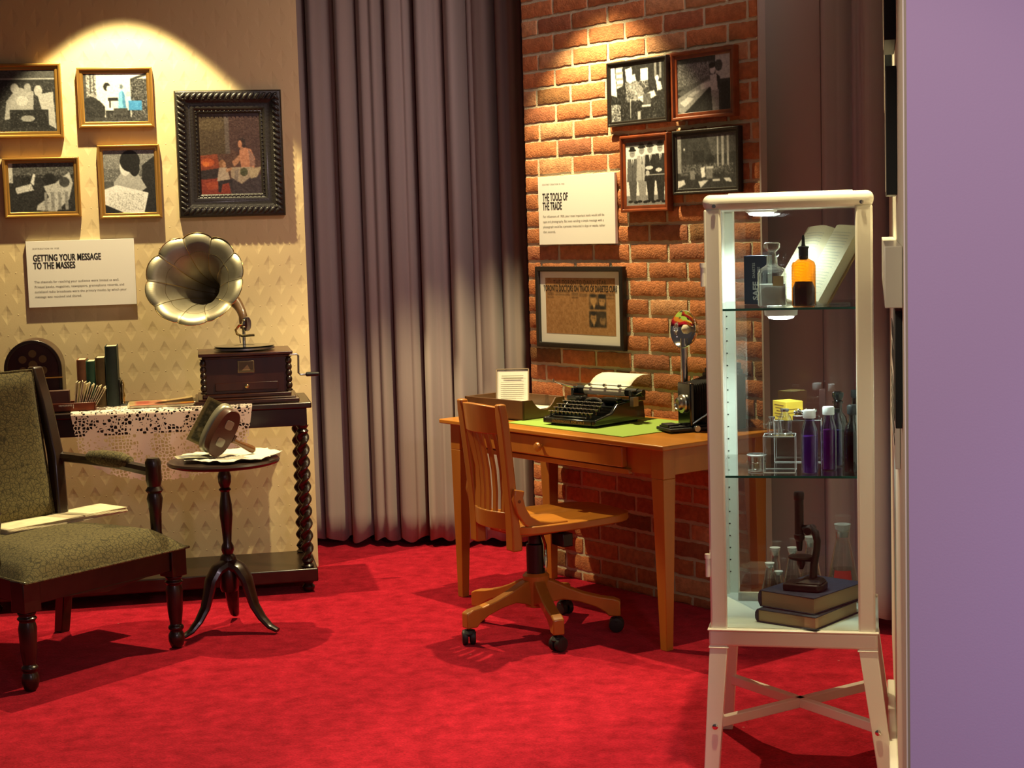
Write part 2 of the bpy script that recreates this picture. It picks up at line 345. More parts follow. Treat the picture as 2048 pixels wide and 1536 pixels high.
# picture printed on a fine vertex grid
def picture(name, mt, parent, x0, x1, z0, z1, y, bg, shapes, n=84, noise=.05, gamma=True):
    nz = max(8, int(n*(z1-z0)/(x1-x0))); rnd = np.random.RandomState(len(shapes)*7+n)
    X, Y = np.meshgrid((np.arange(n+1))/n, (np.arange(nz+1))/nz)
    img = np.zeros((nz+1, n+1, 3)) + np.array(bg if isinstance(bg, (tuple, list)) else (bg,)*3)
    for sh in shapes:
        k = sh[0]; c = np.array(sh[-1] if isinstance(sh[-1], (tuple, list)) else (sh[-1],)*3, float)
        if k == 'e':
            _, a, b, rx, ry, *_r = sh; msk = ((X-a)/rx)**2 + ((Y-b)/ry)**2 < 1
        elif k == 'r':
            _, a, b, a2, b2, _c = sh; msk = (X >= a) & (X <= a2) & (Y >= b) & (Y <= b2)
        elif k == 'p':
            pts = sh[1]; msk = np.zeros(X.shape, bool); j = len(pts)-1
            for i in range(len(pts)):
                xi, yi = pts[i]; xj, yj = pts[j]
                msk ^= ((yi > Y) != (yj > Y)) & (X < (xj-xi)*(Y-yi)/((yj-yi) or 1e-9)+xi); j = i
        elif k == 'n':   # noisy blotches in a rectangle
            _, a, b, a2, b2, amt, _c = sh; msk = (X >= a) & (X <= a2) & (Y >= b) & (Y <= b2) & (rnd.rand(*X.shape) < amt)
        elif k == 'v':   # vertical stripes
            _, a, b, a2, b2, fr, _c = sh; msk = (X >= a) & (X <= a2) & (Y >= b) & (Y <= b2) & (np.sin(X*fr) > .2)
        elif k == 'h':
            _, a, b, a2, b2, fr, _c = sh; msk = (X >= a) & (X <= a2) & (Y >= b) & (Y <= b2) & (np.sin(Y*fr) > .2)
        img[msk] = c
    img2 = (img + np.roll(img, 1, 0) + np.roll(img, 1, 1) + np.roll(img, -1, 0) + np.roll(img, -1, 1))/5
    img2[0] = img[0]; img2[-1] = img[-1]; img2[:, 0] = img[:, 0]; img2[:, -1] = img[:, -1]
    lf = np.kron(rnd.rand(nz//3+2, n//3+2), np.ones((3, 3)))[:nz+1, :n+1, None]-.5
    img2 = np.clip(img2 + (rnd.rand(nz+1, n+1, 1)-.5)*noise*1.6 + lf*noise*1.6, .01, 1)
    lin = np.where(img2 < .04, img2/12.9, ((img2+.055)/1.055)**2.4) if gamma else img2
    me = bpy.data.meshes.new(name)
    vs = [(x0+(x1-x0)*i/n, y, z1-(z1-z0)*j/nz) for j in range(nz+1) for i in range(n+1)]
    fs = [(j*(n+1)+i, (j+1)*(n+1)+i, (j+1)*(n+1)+i+1, j*(n+1)+i+1) for j in range(nz) for i in range(n)]
    me.from_pydata(vs, [], fs); a = me.color_attributes.new('col', 'FLOAT_COLOR', 'POINT')
    buf = np.ones(((nz+1)*(n+1), 4)); buf[:, :3] = lin.reshape(-1, 3); a.data.foreach_set('color', buf.ravel())
    me.materials.append(mt); o = bpy.data.objects.new(name, me); COL.objects.link(o); o.parent = parent; return o
def frame_mesh(w, h, prof, bottom_up=True):
    """mitred frame; prof = list of (inset, depth) ; faces -Y; origin at centre back"""
    mb = MB(); n = len(prof)
    cor = [(-1, -1), (1, -1), (1, 1), (-1, 1)]; vs = []
    for (cxs, czs) in cor:
        for ins, dep in prof: vs.append((cxs*(w/2-ins), -dep, czs*(h/2-ins)))
    fs = []
    for k in range(4):
        k2 = (k+1) % 4
        for i in range(n): j = (i+1) % n; fs.append((k*n+i, k2*n+i, k2*n+j, k*n+j))
    return mb.add(vs, fs)

# ================================================================== THE SETTING
fl = MB(); fl.bx(-6, 4, -3, 9.5, -.05, 0); struct(fl.build('floor', M_CARPET, smooth=False))
# wallpaper wall
mb = MB(); mb.bx(-2.6, 0, 0, .09, 0, 3.3); o = mb.build('wall_left', M_WALLP, smooth=False, loc=LW.o, rot=(0, 0, LW.a)); struct(o)
# brick wall: mortar bed with every brick modelled
mb = MB(); mb.bx(-.965, .41, 0, .02, 0, 3.3); wb = struct(mb.build('wall_back', M_MORTAR, smooth=False, loc=BW.o, rot=(0, 0, BW.a)))
br = MB(); CH, BL = .0735, .222; rnd = random.Random(3)
zo = 1.951 - 26*CH
for r in range(-1, 46):
    z0 = zo + r*CH + .006; z1 = z0 + CH - .0145
    z0 = max(z0, .001)
    if z1 < .01 or z0 > 3.2: continue
    off = (r % 2)*BL*.5 + rnd.uniform(-.012, .012) - .03
    for k in range(-1, 8):
        u0 = -.965 - .2 + off + k*BL; u1 = u0 + BL - .0165
        a, b_ = max(u0, -.963), min(u1, .408)
        if b_-a < .02: continue
        t = rnd.random(); base = (.44, .150, .052) if t < .62 else ((.34, .115, .05) if t < .80 else ((.50, .24, .11) if t < .93 else (.22, .095, .03)))
        f = rnd.uniform(.86, 1.14); col = tuple(c*f for c in base)
        nu, nv = max(2, int((b_-a)/.018)), 4; dep = -.0055 - rnd.uniform(0, .002)
        # wobbly pillow face with side skirts
        def fn(i, j, a=a, b_=b_, z0=z0, z1=z1, dep=dep):
            e = min(i, 1-i)*(b_-a); g = min(j, 1-j)*(z1-z0)
            u = a + (b_-a)*i; z = z0 + (z1-z0)*j
            s = 0 if (e < 1e-6 or g < 1e-6) else 1
            if not s:
                u += rnd.uniform(-.0018, .0018); z += rnd.uniform(-.0022, .0022)
                cr = (min(i, 1-i)*(b_-a) < .012) and (min(j, 1-j)*(z1-z0) < .012)
                return (u, dep*.55, z)
            return (u + rnd.uniform(-.001, .001), dep - rnd.uniform(0, .0016), z)
        k0 = len(br.v); br.grid(fn, nu, nv, col)
        # skirts down to the mortar
        ring = [k0+i for i in range(nu+1)] + [k0+(nu+1)*j+nu for j in range(1, nv+1)] + [k0+(nu+1)*nv+i for i in range(nu-1, -1, -1)] + [k0+(nu+1)*j for j in range(nv-1, 0, -1)]
        sk = len(br.v); br.v += [(br.v[i][0], .002, br.v[i][2]) for i in ring]; m_ = len(ring)
        for i in range(m_): br.f.append((ring[i], sk+i, sk+(i+1) % m_, ring[(i+1) % m_])); br.c.append(col)
br.build('bricks', M_BRICK, wb, ang=60)
mb = MB(); mb.bx(.41, .418, -.012, .02, 0, 3.3); mb.build('edge_strip', M_PANEL, wb, smooth=False)
# taupe flat panel and far screen
mb = MB(); CR = Frame(.90, 6.20, -.70); mb.bx(-.25, .33, 0, .03, 0, 3.3)
struct(mb.build('wall_rear', M_PANEL, smooth=False, loc=CR.o, rot=(0, 0, CR.a)))

def curtain(name, m, fr, u0, u1, z0, z1, folds, label, zb=None, amp=.045, seed=1, par=None):
    rnd = random.Random(seed); n = 340; nz = 26; prof = []; ph = rnd.uniform(0, 6)
    fs_ = [(folds, amp, rnd.uniform(0, 6)), (folds*1.73, amp*.45, rnd.uniform(0, 6)), (folds*3.3, amp*.13, rnd.uniform(0, 6))]
    mb = MB()
    def fn(i, j):
        z = z0 + (z1-z0)*j; t = j
        y = 0; x = 0
        for k, (f, a, p) in enumerate(fs_):
            arg = 2*math.pi*f*i + p + .5*math.sin(3*i*f/4+p) + .35*math.sin(t*2.2+p+i*9)*(1 if k else .4)
            s = math.sin(arg); y += a*(abs(s)**.8*(1 if s > 0 else -1)); x += a*.5*math.cos(arg)*(1-k*.3)
        wr = .004*math.sin(z*60+i*80)*max(0, 1-z*4)
        return (u0 + (u1-u0)*i + x*.5, y + wr, z + (.012*math.sin(i*folds*9+1) if j == 0 else 0))
    mb.grid(fn, n, nz)
    o = mb.build(name, m, None, solid=.004, fix=False, ang=80, loc=fr.o, rot=(0, 0, fr.a)); return tag(o, label, 'curtain')
CU = Frame(-1.35, 7.86, -.16)
curtain('curtain', M_CURT, CU, 0.1, 1.95, .035, 3.4, 14.5, 'tall pleated taupe curtain between the patterned wall and the brick wall', seed=5)
curtain('curtain', M_CURT2, CR, .335, 1.05, .05, 3.4, 5.0, 'narrow grey pleated curtain behind the glass cabinet on the right', seed=9, amp=.035)
mb = MB(); mb.bx(-.1, 2.1, .2, .24, 0, 3.4); struct(mb.build('wall_behind_curtain', M_BLACK, smooth=False, loc=CU.o, rot=(0, 0, CU.a)))

# partition on the right, seen almost edge on
PR = Frame(.665, 2.74, math.atan2(5.75-2.74, 1.345-.665))      # u runs away from the camera, v to the left
mb = MB(); mb.bx(0, 3.15, -.55, 0, 0, 3.4); pw = struct(mb.build('wall_right', M_WHITEW, smooth=False, loc=PR.o, rot=(0, 0, PR.a)))
mb = MB(); mb.bx(-.012, 0, -2.4, -.006, 0, 3.4); struct(mb.build('wall_front', M_PURPLE, smooth=False, loc=PR.o, rot=(0, 0, PR.a)))
mb = MB(); mb.bx(.3, 2.1, 0, .022, 0, .12); struct(mb.build('baseboard_right', M_ENAMEL, bevel=.004, loc=PR.o, rot=(0, 0, PR.a)))

# ================================================================== LEFT WALL
def wall_thing(name, label, cat, fr, pts, depth=.03, group=None):
    """thing hung on a wall; pts = opposite corners in the photo, on the wall's front plane; returns empty, w, h"""
    (xa, ya), (xb, yb) = pts; u0, za = fr.uz(xa, ya, -depth); u1, zb = fr.uz(xb, yb, -depth)
    w_, h_ = abs(u1-u0), abs(za-zb); p = fr.P((u0+u1)/2, -.010 if fr is BW else -.002, (za+zb)/2)
    t = thing(name, label, cat, p, fr.a, group); return t, w_, h_
def photo_frame(label, fr, pts, mt, fw, bg, shapes, group, depth=.03, n=120, mount=None):
    t, w_, h_ = wall_thing('framed_photograph', label, 'picture', fr, pts, depth, group)
    prof = [(0, 0), (0, depth*.8), (fw*.12, depth), (fw*.4, depth*.97), (fw*.5, depth*.72), (fw*.75, depth*.74), (fw, depth*.66), (fw, 0)]
    frame_mesh(w_, h_, prof).build('frame', mt, t, bevel=.0012)
    i = fw-.003
    picture('photograph', M_PHOTO, t, -w_/2+i, w_/2-i, -h_/2+i, h_/2-i, -depth*.6, bg, shapes, n=n)
    return t
def fig(x, y, s, c, dark=.1, seat=True):
    """a small figure of blobs, head at x,y"""
    return [('p', [(x-.10*s, y+.12*s), (x+.10*s, y+.12*s), (x+.15*s, y+.5*s), (x-.15*s, y+.5*s)], c), ('e', x, y, .06*s, .085*s, c*.95), ('e', x, y-.045*s, .068*s, .06*s, dark)]
G1 = 'framed photographs on the patterned wall'
photo_frame('gilt framed photo of a group crowded round a table, furthest left', LW, ((-22, 127), (128, 275)), M_GOLD, .028, .30,
    [('r', 0, 0, 1, .16, .25), ('r', .0, .14, 1, .2, .55), ('r', 0, .16, 1, 1, .12), ('p', [(.15, .5), (.35, .28), (.62, .35), (.6, .72), (.1, .8)], .55), ('e', .3, .3, .07, .08, .62), ('e', .52, .3, .06, .08, .5), ('e', .7, .34, .07, .09, .6),
     ('p', [(.68, .4), (.95, .36), (.98, .95), (.8, .85)], .6), ('e', .42, .5, .1, .08, .65), ('r', .2, .64, .85, .92, .07), ('e', .5, .78, .12, .05, .5), ('n', 0, .2, 1, 1, .05, .5)], G1)
photo_frame('gilt framed photo with a woman seated in an armchair and bluish figures', LW, ((152, 135), (309, 254)), M_GOLD, .026, .80,
    [('r', 0, 0, .05, 1, .2), ('n', .04, 0, .2, .5, .5, .25), ('v', .08, 0, .2, .4, 120, .25), ('r', .74, .12, 1, 1, .12), ('n', .74, .1, 1, .9, .25, .6), ('p', [(.74, .12), (1, 0), (1, .06), (.74, .16)], .15), ('e', .37, .28, .055, .085, .08), ('e', .40, .32, .035, .06, .82), ('p', [(.28, .4), (.40, .38), (.44, .5), (.36, .62), (.26, .6)], .80), ('p', [(.34, .55), (.40, .54), (.49, .88), (.45, .92), (.36, .7)], .9), ('p', [(.26, .58), (.33, .58), (.40, .92), (.36, .95)], .84), ('e', .47, .93, .03, .03, .1),
     ('e', .12, .62, .12, .14, .14), ('p', [(.02, .58), (.24, .55), (.33, .68), (.32, 1), (.04, 1)], .1), ('n', .03, .6, .3, 1, .15, .25), ('r', .38, .50, .54, .56, .10), ('r', .40, .56, .42, .7, .1), ('p', [(.55, .40), (.60, .34), (.64, .40), (.66, .72), (.53, .72)], (.42, .68, .82)), ('p', [(.60, .36), (.64, .42), (.66, .7), (.61, .7)], (.25, .48, .66)), ('e', .595, .28, .028, .05, (.35, .4, .45)), ('e', .70, .44, .04, .06, .7), ('p', [(.67, .48), (.73, .47), (.75, .6), (.66, .6)], (.6, .75, .85)), ('r', .70, .56, .9, .76, (.22, .5, .72)), ('r', .34, .76, .72, 1, .12), ('r', .46, .72, .68, .86, .2), ('r', 0, .9, 1, 1, .18), ('n', .3, .8, 1, 1, .2, .4)], G1)
photo_frame('gilt framed photo of two women lounging, lower left of the gilt group', LW, ((3, 316), (163, 433)), M_GOLD, .024, .12,
    [('r', 0, 0, 1, .25, .22), ('n', 0, 0, 1, .3, .2, .5), ('r', .0, .0, .07, .4, .7), ('e', .27, .38, .08, .1, .08), ('p', [(.1, .5), (.34, .42), (.38, .55), (.12, .62)], .75), ('p', [(.33, .4), (.38, .22), (.41, .24), (.38, .46)], .8), ('e', .62, .34, .1, .12, .06),
     ('p', [(.52, .48), (.7, .42), (.92, .2), (.97, .42), (.9, .75), (.7, .98), (.4, .95), (.42, .85), (.6, .7)], .68), ('e', .84, .4, .08, .1, .2), ('v', .5, .6, .9, .95, 60, .5), ('n', 0, .3, 1, 1, .06, .3)], G1)
photo_frame('gilt framed photo of a woman reading a spread newspaper, lowest right of the gilt group', LW, ((193, 290), (325, 435)), M_GOLD, .024, .30,
    [('r', 0, 0, 1, .3, .4), ('n', 0, 0, 1, .5, .3, .6), ('p', [(.75, .25), (1, .1), (1, 1), (.7, 1)], .1), ('p', [(.2, .5), (.35, .36), (.65, .36), (.82, .6), (.6, .72), (.2, .66)], .62), ('e', .42, .28, .1, .13, .8), ('e', .52, .18, .19, .17, .05), ('e', .6, .28, .1, .14, .06),
     ('p', [(0, .62), (.25, .55), (.85, .68), (.75, 1), (.35, .98), (0, .85)], .85), ('n', .1, .68, .75, .95, .12, .35), ('p', [(0, .85), (.4, 1), (0, 1)], .1)], G1)
# black carved frame with painting
t, w_, h_ = wall_thing('framed_painting', 'large black carved frame around a shade-darkened painting of a mother and child', 'picture', LW, ((347, 181), (572, 430)), .033)
frame_mesh(w_, h_, [(0, 0), (0, .020), (.006, .029), (.02, .033), (.040, .030), (.052, .023), (.062, .021), (.072, .023), (.082, .019), (.088, .014), (.093, .016), (.1, .010), (.1, 0)]).build('frame', M_BLKFR, t, bevel=.0015)
cv = MB()
for sd in range(4):
    L_ = w_ if sd % 2 == 0 else h_; n = int(L_/.026); ang = sd*math.pi/2
    for i in range(n):
        s_ = -L_/2 + .02 + (L_-.04)*(i+.5)/n; off = (h_ if sd % 2 == 0 else w_)/2 - .026
        T = Matrix.Rotation(-ang, 4, 'Y') @ Matrix.Translation((s_, -.032, -off))
        cv.lathe([(.001, -.008), (.006, -.005), (.0085, 0), (.006, .006), (.001, .009)], 10, T @ Matrix.Rotation(.75, 4, 'Y') @ Matrix.Diagonal((1.05, .9, 2.5, 1))); cv.sphere(T @ Vector((.006, -.002, .012)), .0045, 8)
        T = Matrix.Rotation(-ang, 4, 'Y') @ Matrix.Translation((s_*.72, -.016, -(off-.064)))
        cv.lathe([(.0005, -.004), (.0035, 0), (.0005, .004)], 6, T)
cv.build('carved_leaves', M_BLKFR, t)
picture('canvas', M_PAINT, t, -w_/2+.09, w_/2-.09, -h_/2+.09, h_/2-.09, -.007, (.24, .15, .12),  # canvas colours are darkened, the frame's shade is painted into them
    [('p', [(0, 0), (.48, 0), (.45, .5), (0, .52)], (.22, .17, .11)), ('e', .22, .16, .2, .07, (.26, .21, .14)), ('r', .43, 0, .5, .5, (.28, .24, .23)), ('p', [(.5, 0), (1, 0), (1, .6), (.5, .45)], (.20, .12, .11)), ('p', [(.02, .52), (.3, .5), (.34, .7), (.05, .74)], (.40, .17, .09)), ('e', .15, .6, .1, .05, (.55, .24, .11)), ('e', .12, .62, .05, .03, (.66, .34, .16)), ('p', [(0, .7), (.4, .66), (.4, .8), (0, .8)], (.12, .08, .08)),
     ('p', [(0, .8), (.45, .78), (.5, 1), (0, 1)], (.42, .15, .09)), ('p', [(.1, .84), (.3, .82), (.34, .9), (.14, .92)], (.5, .2, .11)), ('p', [(.45, .8), (1, .75), (1, 1), (.5, 1)], (.17, .13, .14)),
     ('p', [(.52, .60), (.66, .50), (.70, .54), (.56, .66)], (.52, .36, .28)), ('p', [(.64, .46), (.72, .43), (.82, .45), (.88, .56), (.86, .68), (.66, .68)], (.56, .37, .29)), ('p', [(.78, .45), (.86, .52), (.88, .64), (.8, .66)], (.44, .32, .29)), ('e', .685, .375, .062, .062, (.13, .07, .06)), ('e', .655, .39, .032, .045, (.55, .37, .29)), ('p', [(.66, .42), (.7, .42), (.7, .46), (.66, .46)], (.5, .34, .27)),
     ('p', [(.5, .66), (.85, .66), (.8, .78), (.66, .86), (.5, .78)], (.50, .44, .39)), ('p', [(.56, .7), (.62, .68), (.6, .84), (.55, .8)], (.40, .35, .33)), ('e', .37, .62, .052, .05, (.42, .28, .19)), ('e', .40, .63, .03, .035, (.55, .40, .31)), ('p', [(.32, .66), (.44, .66), (.49, .82), (.28, .82)], (.54, .48, .44)), ('p', [(.42, .68), (.52, .66), (.52, .69), (.43, .72)], (.52, .38, .3)), ('p', [(.78, .68), (.98, .66), (.9, .78), (.8, .8)], (.54, .48, .40)), ('p', [(.3, .82), (.52, .8), (.52, .95), (.48, .84), (.36, .86), (.33, .96), (.30, .95)], (.10, .07, .08)), ('e', .7, .72, .06, .05, (.22, .22, .14))], n=130, noise=.04)
# text panel
def panel(label, fr, pts, sm, title, body, hs, bs, depth=.014, tx=.06):
    t, w_, h_ = wall_thing('text_panel', label, 'sign', fr, pts, depth)
    mb = MB(); mb.bx(-w_/2, w_/2, -depth, 0, -h_/2, h_/2); mb.build('board', M_BOARD, t, bevel=.0008)
    L0 = -w_/2 + w_*tx; y = -depth-.0006; z = h_/2
    mb = MB(); mb.text(sm, .0088, L0, y, z-h_*.125, 1.0, .008, sp=1.25); mb.build('small_heading', M_GREYINK, t, smooth=False, fix=False)
    mb = MB()
    for i, s_ in enumerate(title):
        for q, dx in enumerate((-.0011, -.0004, .0004, .0011)): mb.text(s_, hs[0], L0+dx, y-.0001*q, z - h_*hs[1] - i*hs[2], hs[3], .004, sp=1.03)
    mb.build('heading', M_INK, t, smooth=False, fix=False)
    mb = MB()
    for i, s_ in enumerate(body): mb.text(s_, bs[0], L0, y, z - h_*bs[1] - i*bs[2], bs[3], .004)
    mb.build('paragraph', M_GREYINK, t, smooth=False, fix=False)
    return t
panel('white text panel headed GETTING YOUR MESSAGE TO THE MASSES', LW, ((51, 483), (274, 608)), 'DISTRIBUTION IN 1920', ['GETTING YOUR MESSAGE', 'TO THE MASSES'],
      ['The channels for reaching your audience were limited as well.', 'Printed books, magazines, newspapers, gramophone records, and', 'serialized radio broadcasts were the primary modes by which your', 'message was received and shared.'], (.040, .30, .0335, .60), (.0135, .63, .0215, 1.06))

# ================================================================== CONSOLE TABLE
TZ = .81
t = thing('console_table', 'long dark wooden table with spiral turned legs against the patterned wall', 'table', CT.P(-.5, 0, 0), CT.a)
X0, X1, Y1 = -.82, .545, .40                  # local x relative to -.5
mb = MB(); mb.bx(X0, X1, -.01, Y1+.02, TZ-.025, TZ); mb.build('tabletop', M_DARKW, t, bevel=.005)
mb = MB(); mb.bx(X0+.02, X1-.02, .01, Y1, TZ-.10, TZ-.025); mb.build('apron', M_DARKW, t, bevel=.003)
mb = MB(); mb.bx(X0+.0, X1, -.005, Y1+.01, .048, .105); mb.build('lower_shelf', M_DARKW, t, bevel=.006)
def bobbin(z0, z1, r, beads):
    p = []; n = beads*8
    for i in range(n+1):
        s_ = i/n; ph = (s_*beads) % 1; rr = r*(.62 + .38*abs(math.sin(math.pi*ph))**.7); p.append((rr, z0+(z1-z0)*s_))
    return p
for cxl in (X0+.05, X1-.04):
    for cyl_ in (.035, Y1-.035):
        lg = MB(); Mx = Matrix.Translation((cxl, cyl_, 0))
        # barley twist: lobed section that turns with height
        n, k = 20, 90; vs = []; fs = []
        for j in range(k+1):
            z = .135 + (TZ-.10-.165)*j/k; tw = 2*math.pi*5.2*j/k
            for i in range(n):
                th = 2*math.pi*i/n; rr = .020 + .008*math.cos(2*(th-tw)); vs.append((rr*math.cos(th), rr*math.sin(th), z))
        fs = [(j*n+i, j*n+(i+1) % n, (j+1)*n+(i+1) % n, (j+1)*n+i) for j in range(k) for i in range(n)]
        lg.add(vs, fs, Mx)
        lg.lathe([(.024, .105), (.028, .112), (.018, .122), (.025, .132), (.02, .14)], 20, Mx); lg.lathe([(.02, TZ-.135), (.026, TZ-.125), (.018, TZ-.115), (.028, TZ-.10)], 20, Mx)
        lg.lathe([(.016, 0), (.024, .010), (.027, .022), (.018, .034), (.028, .048)], 20, Mx)
        lg.build('leg', M_DARKW, t)
# lace runner
lo, hi = -.93, -.20
def lace_xz(i, j):
    u = lo + (hi-lo)*i
    return u
mb = MB()
def fn(i, j):
    u = lo+(hi-lo)*i; e = 4*i*(1-i)
    dropmax = .15 + .135*max(0, e)**.6 + .008*abs(math.sin(i*48)); dmax = .20 + dropmax
    s_ = j*dmax; back = .26*max(.25, e)**.5
    y = .012*math.sin(i*30)*(0)
    # j from 0 (on the table) to 1 (hem)
    tp = back*(1-j/.42) if j < .42 else 0; k = max(0, (j-.42)/.58)
    if j < .42: return (u, tp-.006, TZ+.003+.001*math.sin(i*60+j*40))
    inward = (0.5-i)*.05*k
    return (u+inward, -.018 - .006*math.sin(i*25+k*3)*k - .004*k, TZ - .002 - dropmax*k)
mb.grid(fn, 90, 40); o = mb.build('lace_runner', M_LACE, None, fix=False, ang=80, loc=CT.o, rot=(0, 0, CT.a)); tag(o, 'crocheted lace runner hanging over the front of the dark table', 'tablecloth')

# ---- gramophone
gu0, _ = CT.uz(389, 812, .0); gu1, _ = CT.uz(598, 804, .0); gw = gu1-gu0; gm = (gu0+gu1)/2 + .004
GR = thing('gramophone', 'wind-up horn gramophone on a mahogany box at the right end of the table', 'gramophone', CT.P(gm, .02, TZ+.0005), CT.a)
D = .37; Wb = .345
mb = MB()
for (a_, z0, z1) in ((gw/2, 0, .018), (gw/2-.012, .018, .026), (gw/2-.03, .026, .042)): mb.bx(-a_, a_, -(a_-gw/2)+0, D-.01, z0, z1)
mb.build('plinth', M_MAHOG, GR, bevel=.004)
mb = MB(); mb.bx(-Wb/2, Wb/2, .045, D-.05, .042, .20); mb.build('case', M_MAHOG, GR, bevel=.002)
mb = MB(); mb.bx(-Wb/2-.022, Wb/2+.022, .02, D-.02, .20, .214); mb.bx(-Wb/2-.008, Wb/2+.008, .034, D-.035, .19, .20); mb.build('lid', M_MAHOG, GR, bevel=.004)
mb = MB(); mb.bx(-.13, .13, .040, .046, .055, .088); dr = mb.build('drawer', M_MAHOG, GR, bevel=.002)
mb = MB(); mb.lathe([(.004, 0), (.009, .004), (.009, .010), (.004, .013)], 14, Matrix.Translation((-.0, .040, .073)) @ Matrix.Rotation(math.pi/2, 4, 'X')); mb.build('knob', M_BRIGHT, dr)
for sx_ in (-1, 1):
    mb = MB(); mb.lathe([(.012, .045), (.016, .05)] + [(p[0], p[1]) for p in bobbin(.055, .185, .014, 5)] + [(.016, .19)], 16, Matrix.Translation((sx_*(Wb/2+.004), .048, 0))); mb.build('corner_column', M_DARKW, GR)
mb = MB(); mb.bx(-.034, .034, .041, .0455, .128, .178); bd = mb.build('badge', M_BRIGHT, GR, bevel=.001)
mb = MB(); mb.bx(-.029, .029, .0402, .0412, .132, .174); mb.build('badge_field', mat('badge_brown', (.10, .07, .025), .5), bd)
mb = MB(); mb.prism([(-.018, .138), (.018, .138), (.006, .162)], .0394, .0402); mb.build('badge_relief', mat('badge_tan', (.36, .25, .10), .5), bd)
mb = MB(); mb.lathe([(.118, .218), (.128, .221), (.128, .228), (.12, .231), (.02, .232), (.0001, .232)], 48, Matrix.Translation((.0, .17, 0)))
mb.lathe([(.03, .20), (.03, .22)], 16, Matrix.Translation((.0, .17, 0))); mb.build('turntable', M_STEEL, GR)
mb = MB(); mb.lathe([(.12, .2322), (.127, .2335), (.127, .2350), (.045, .2355), (.044, .2345), (.0001, .2345)], 64, Matrix.Translation((.0, .17, 0))); mb.build('record', M_BLKGL, GR)
# crank on the right side
mb = MB(); mb.tube([(Wb/2, .14, .19), (Wb/2+.045, .14, .19), (Wb/2+.052, .14, .183), (Wb/2+.050, .14, .11), (Wb/2+.058, .14, .102), (Wb/2+.085, .14, .102)], .0042, 8); ck = mb.build('crank', M_STEEL, GR)
mb = MB(); mb.lathe([(.006, 0), (.0095, .004), (.010, .03), (.0085, .055), (.005, .058)], 12, Matrix.Translation((Wb/2+.080, .14, .102)) @ Matrix.Rotation(math.pi/2, 4, 'Y')); mb.build('handle', M_BLACK, ck)
# horn: flared petals on a bent neck
def lw(x, y, v, fr=CT):
    u, z = fr.uz(x, y, v); p = fr.P(u, v, z) - GR.location; return Vector((p.dot(fr.e), p.dot(fr.b), p.z))
mouth = lw(388, 557, .06); thr = lw(478, 622, .26); 
ax = (mouth - lw(408, 590, .22)).normalized()
side = ax.cross(Vector((0, 0, 1))).normalized(); upv = side.cross(ax).normalized()
back = lw(462, 600, .30)
path = []; NS = 30
p0 = mouth; p3 = lw(486, 632, .20)
c1 = mouth - ax*.24; c2 = p3 + Vector((-.03, .10, .13))
def bez(t): return p0*(1-t)**3 + c1*3*t*(1-t)**2 + c2*3*t*t*(1-t) + p3*t**3
vs = []; NA = 120; NP = 10
for j in range(NS+1):
    s_ = j/NS; c = bez(s_); tg = (bez(min(1, s_+.01)) - bez(max(0, s_-.01))).normalized(); tg = -tg
    if j < 2: tg = ax
    sd = tg.cross(Vector((0, 0, 1))).normalized(); uu = sd.cross(tg).normalized()
    q = 1-s_; R = .0145 + .026*q + .068*q**3 + .095*q**12
    pet = max(0, (q-.45)/.55)
    for i in range(NA):
        th = 2*math.pi*i/NA; ph = abs(math.sin(NP*th/2)); m_ = 1 + (-.055*(1-ph**.6) + .02)*pet
        rr = R*m_; fw_ = -.012*(1-ph)*pet**6
        v = c + sd*math.cos(th)*rr + uu*math.sin(th)*rr + tg*fw_
        vs.append(v)
fs = [(j*NA+i, j*NA+(i+1) % NA, (j+1)*NA+(i+1) % NA, (j+1)*NA+i) for j in range(NS) for i in range(NA)]
mb = MB(); mb.add(vs, fs); hn = mb.build('horn', M_BRASS, GR, fix=False, ang=28, solid=.0015)
mb = MB(); mb.tube([vs[i] for i in range(NA)] + [vs[0]], .0018, 6); 
mb.build('rolled_rim', M_BRIGHT, hn)
mb = MB(); mb.tube([vs[2*NA+i] for i in range(NA)] + [vs[2*NA]], .0014, 5); mb.build('inner_ring', M_BRIGHT, hn)
mb = MB()
for k in range(NP):
    i = int(NA*k/NP); mb.tube([vs[j*NA+i] for j in range(0, 24)], .0017, 5)
mb.build('seam', M_BRIGHT, hn)
el = lw(487, 657, .20)
mb = MB(); mb.tube([bez(.74), bez(.80), bez(.87), bez(.94), bez(1), p3*.5+el*.5, el], [.0285, .0255, .022, .0195, .0185, .0175, .014], 16); mb.build('neck', mat('brown_lacquer', (.09, .045, .02), .35, coat=.4), GR)
a0 = lw(486, 649, .17); mb = MB()
mb.tube([lw(490, 649, .15), lw(478, 651, .15), lw(471, 660, .15), lw(474, 668, .15), lw(484, 672, .15), lw(509, 670, .15)], .0055, 10); ta = mb.build('tonearm', M_BRIGHT, GR)
mb = MB(); mb.tube([lw(479, 672, .15), lw(481, 686, .15)], .002, 8); mb.build('needle', M_STEEL, ta)
c = lw(493, 648, .14); mb = MB(); mb.lathe([(.003, -.009), (.029, -.007), (.032, 0), (.029, .007), (.012, .010), (.001, .010)], 24, Matrix.Translation(c) @ Matrix.Rotation(1.05, 4, 'Z') @ Matrix.Rotation(math.pi/2, 4, 'X')); mb.build('sound_box', M_CHROME, GR)
pz = lw(488, 650, .235); mb = MB(); mb.tube([(pz.x, .30, .21), (pz.x, .30, pz.z-.02), (el.x, el.y+.02, el.z-.012), el], .007, 10); mb.build('support_arm', M_STEEL, GR)

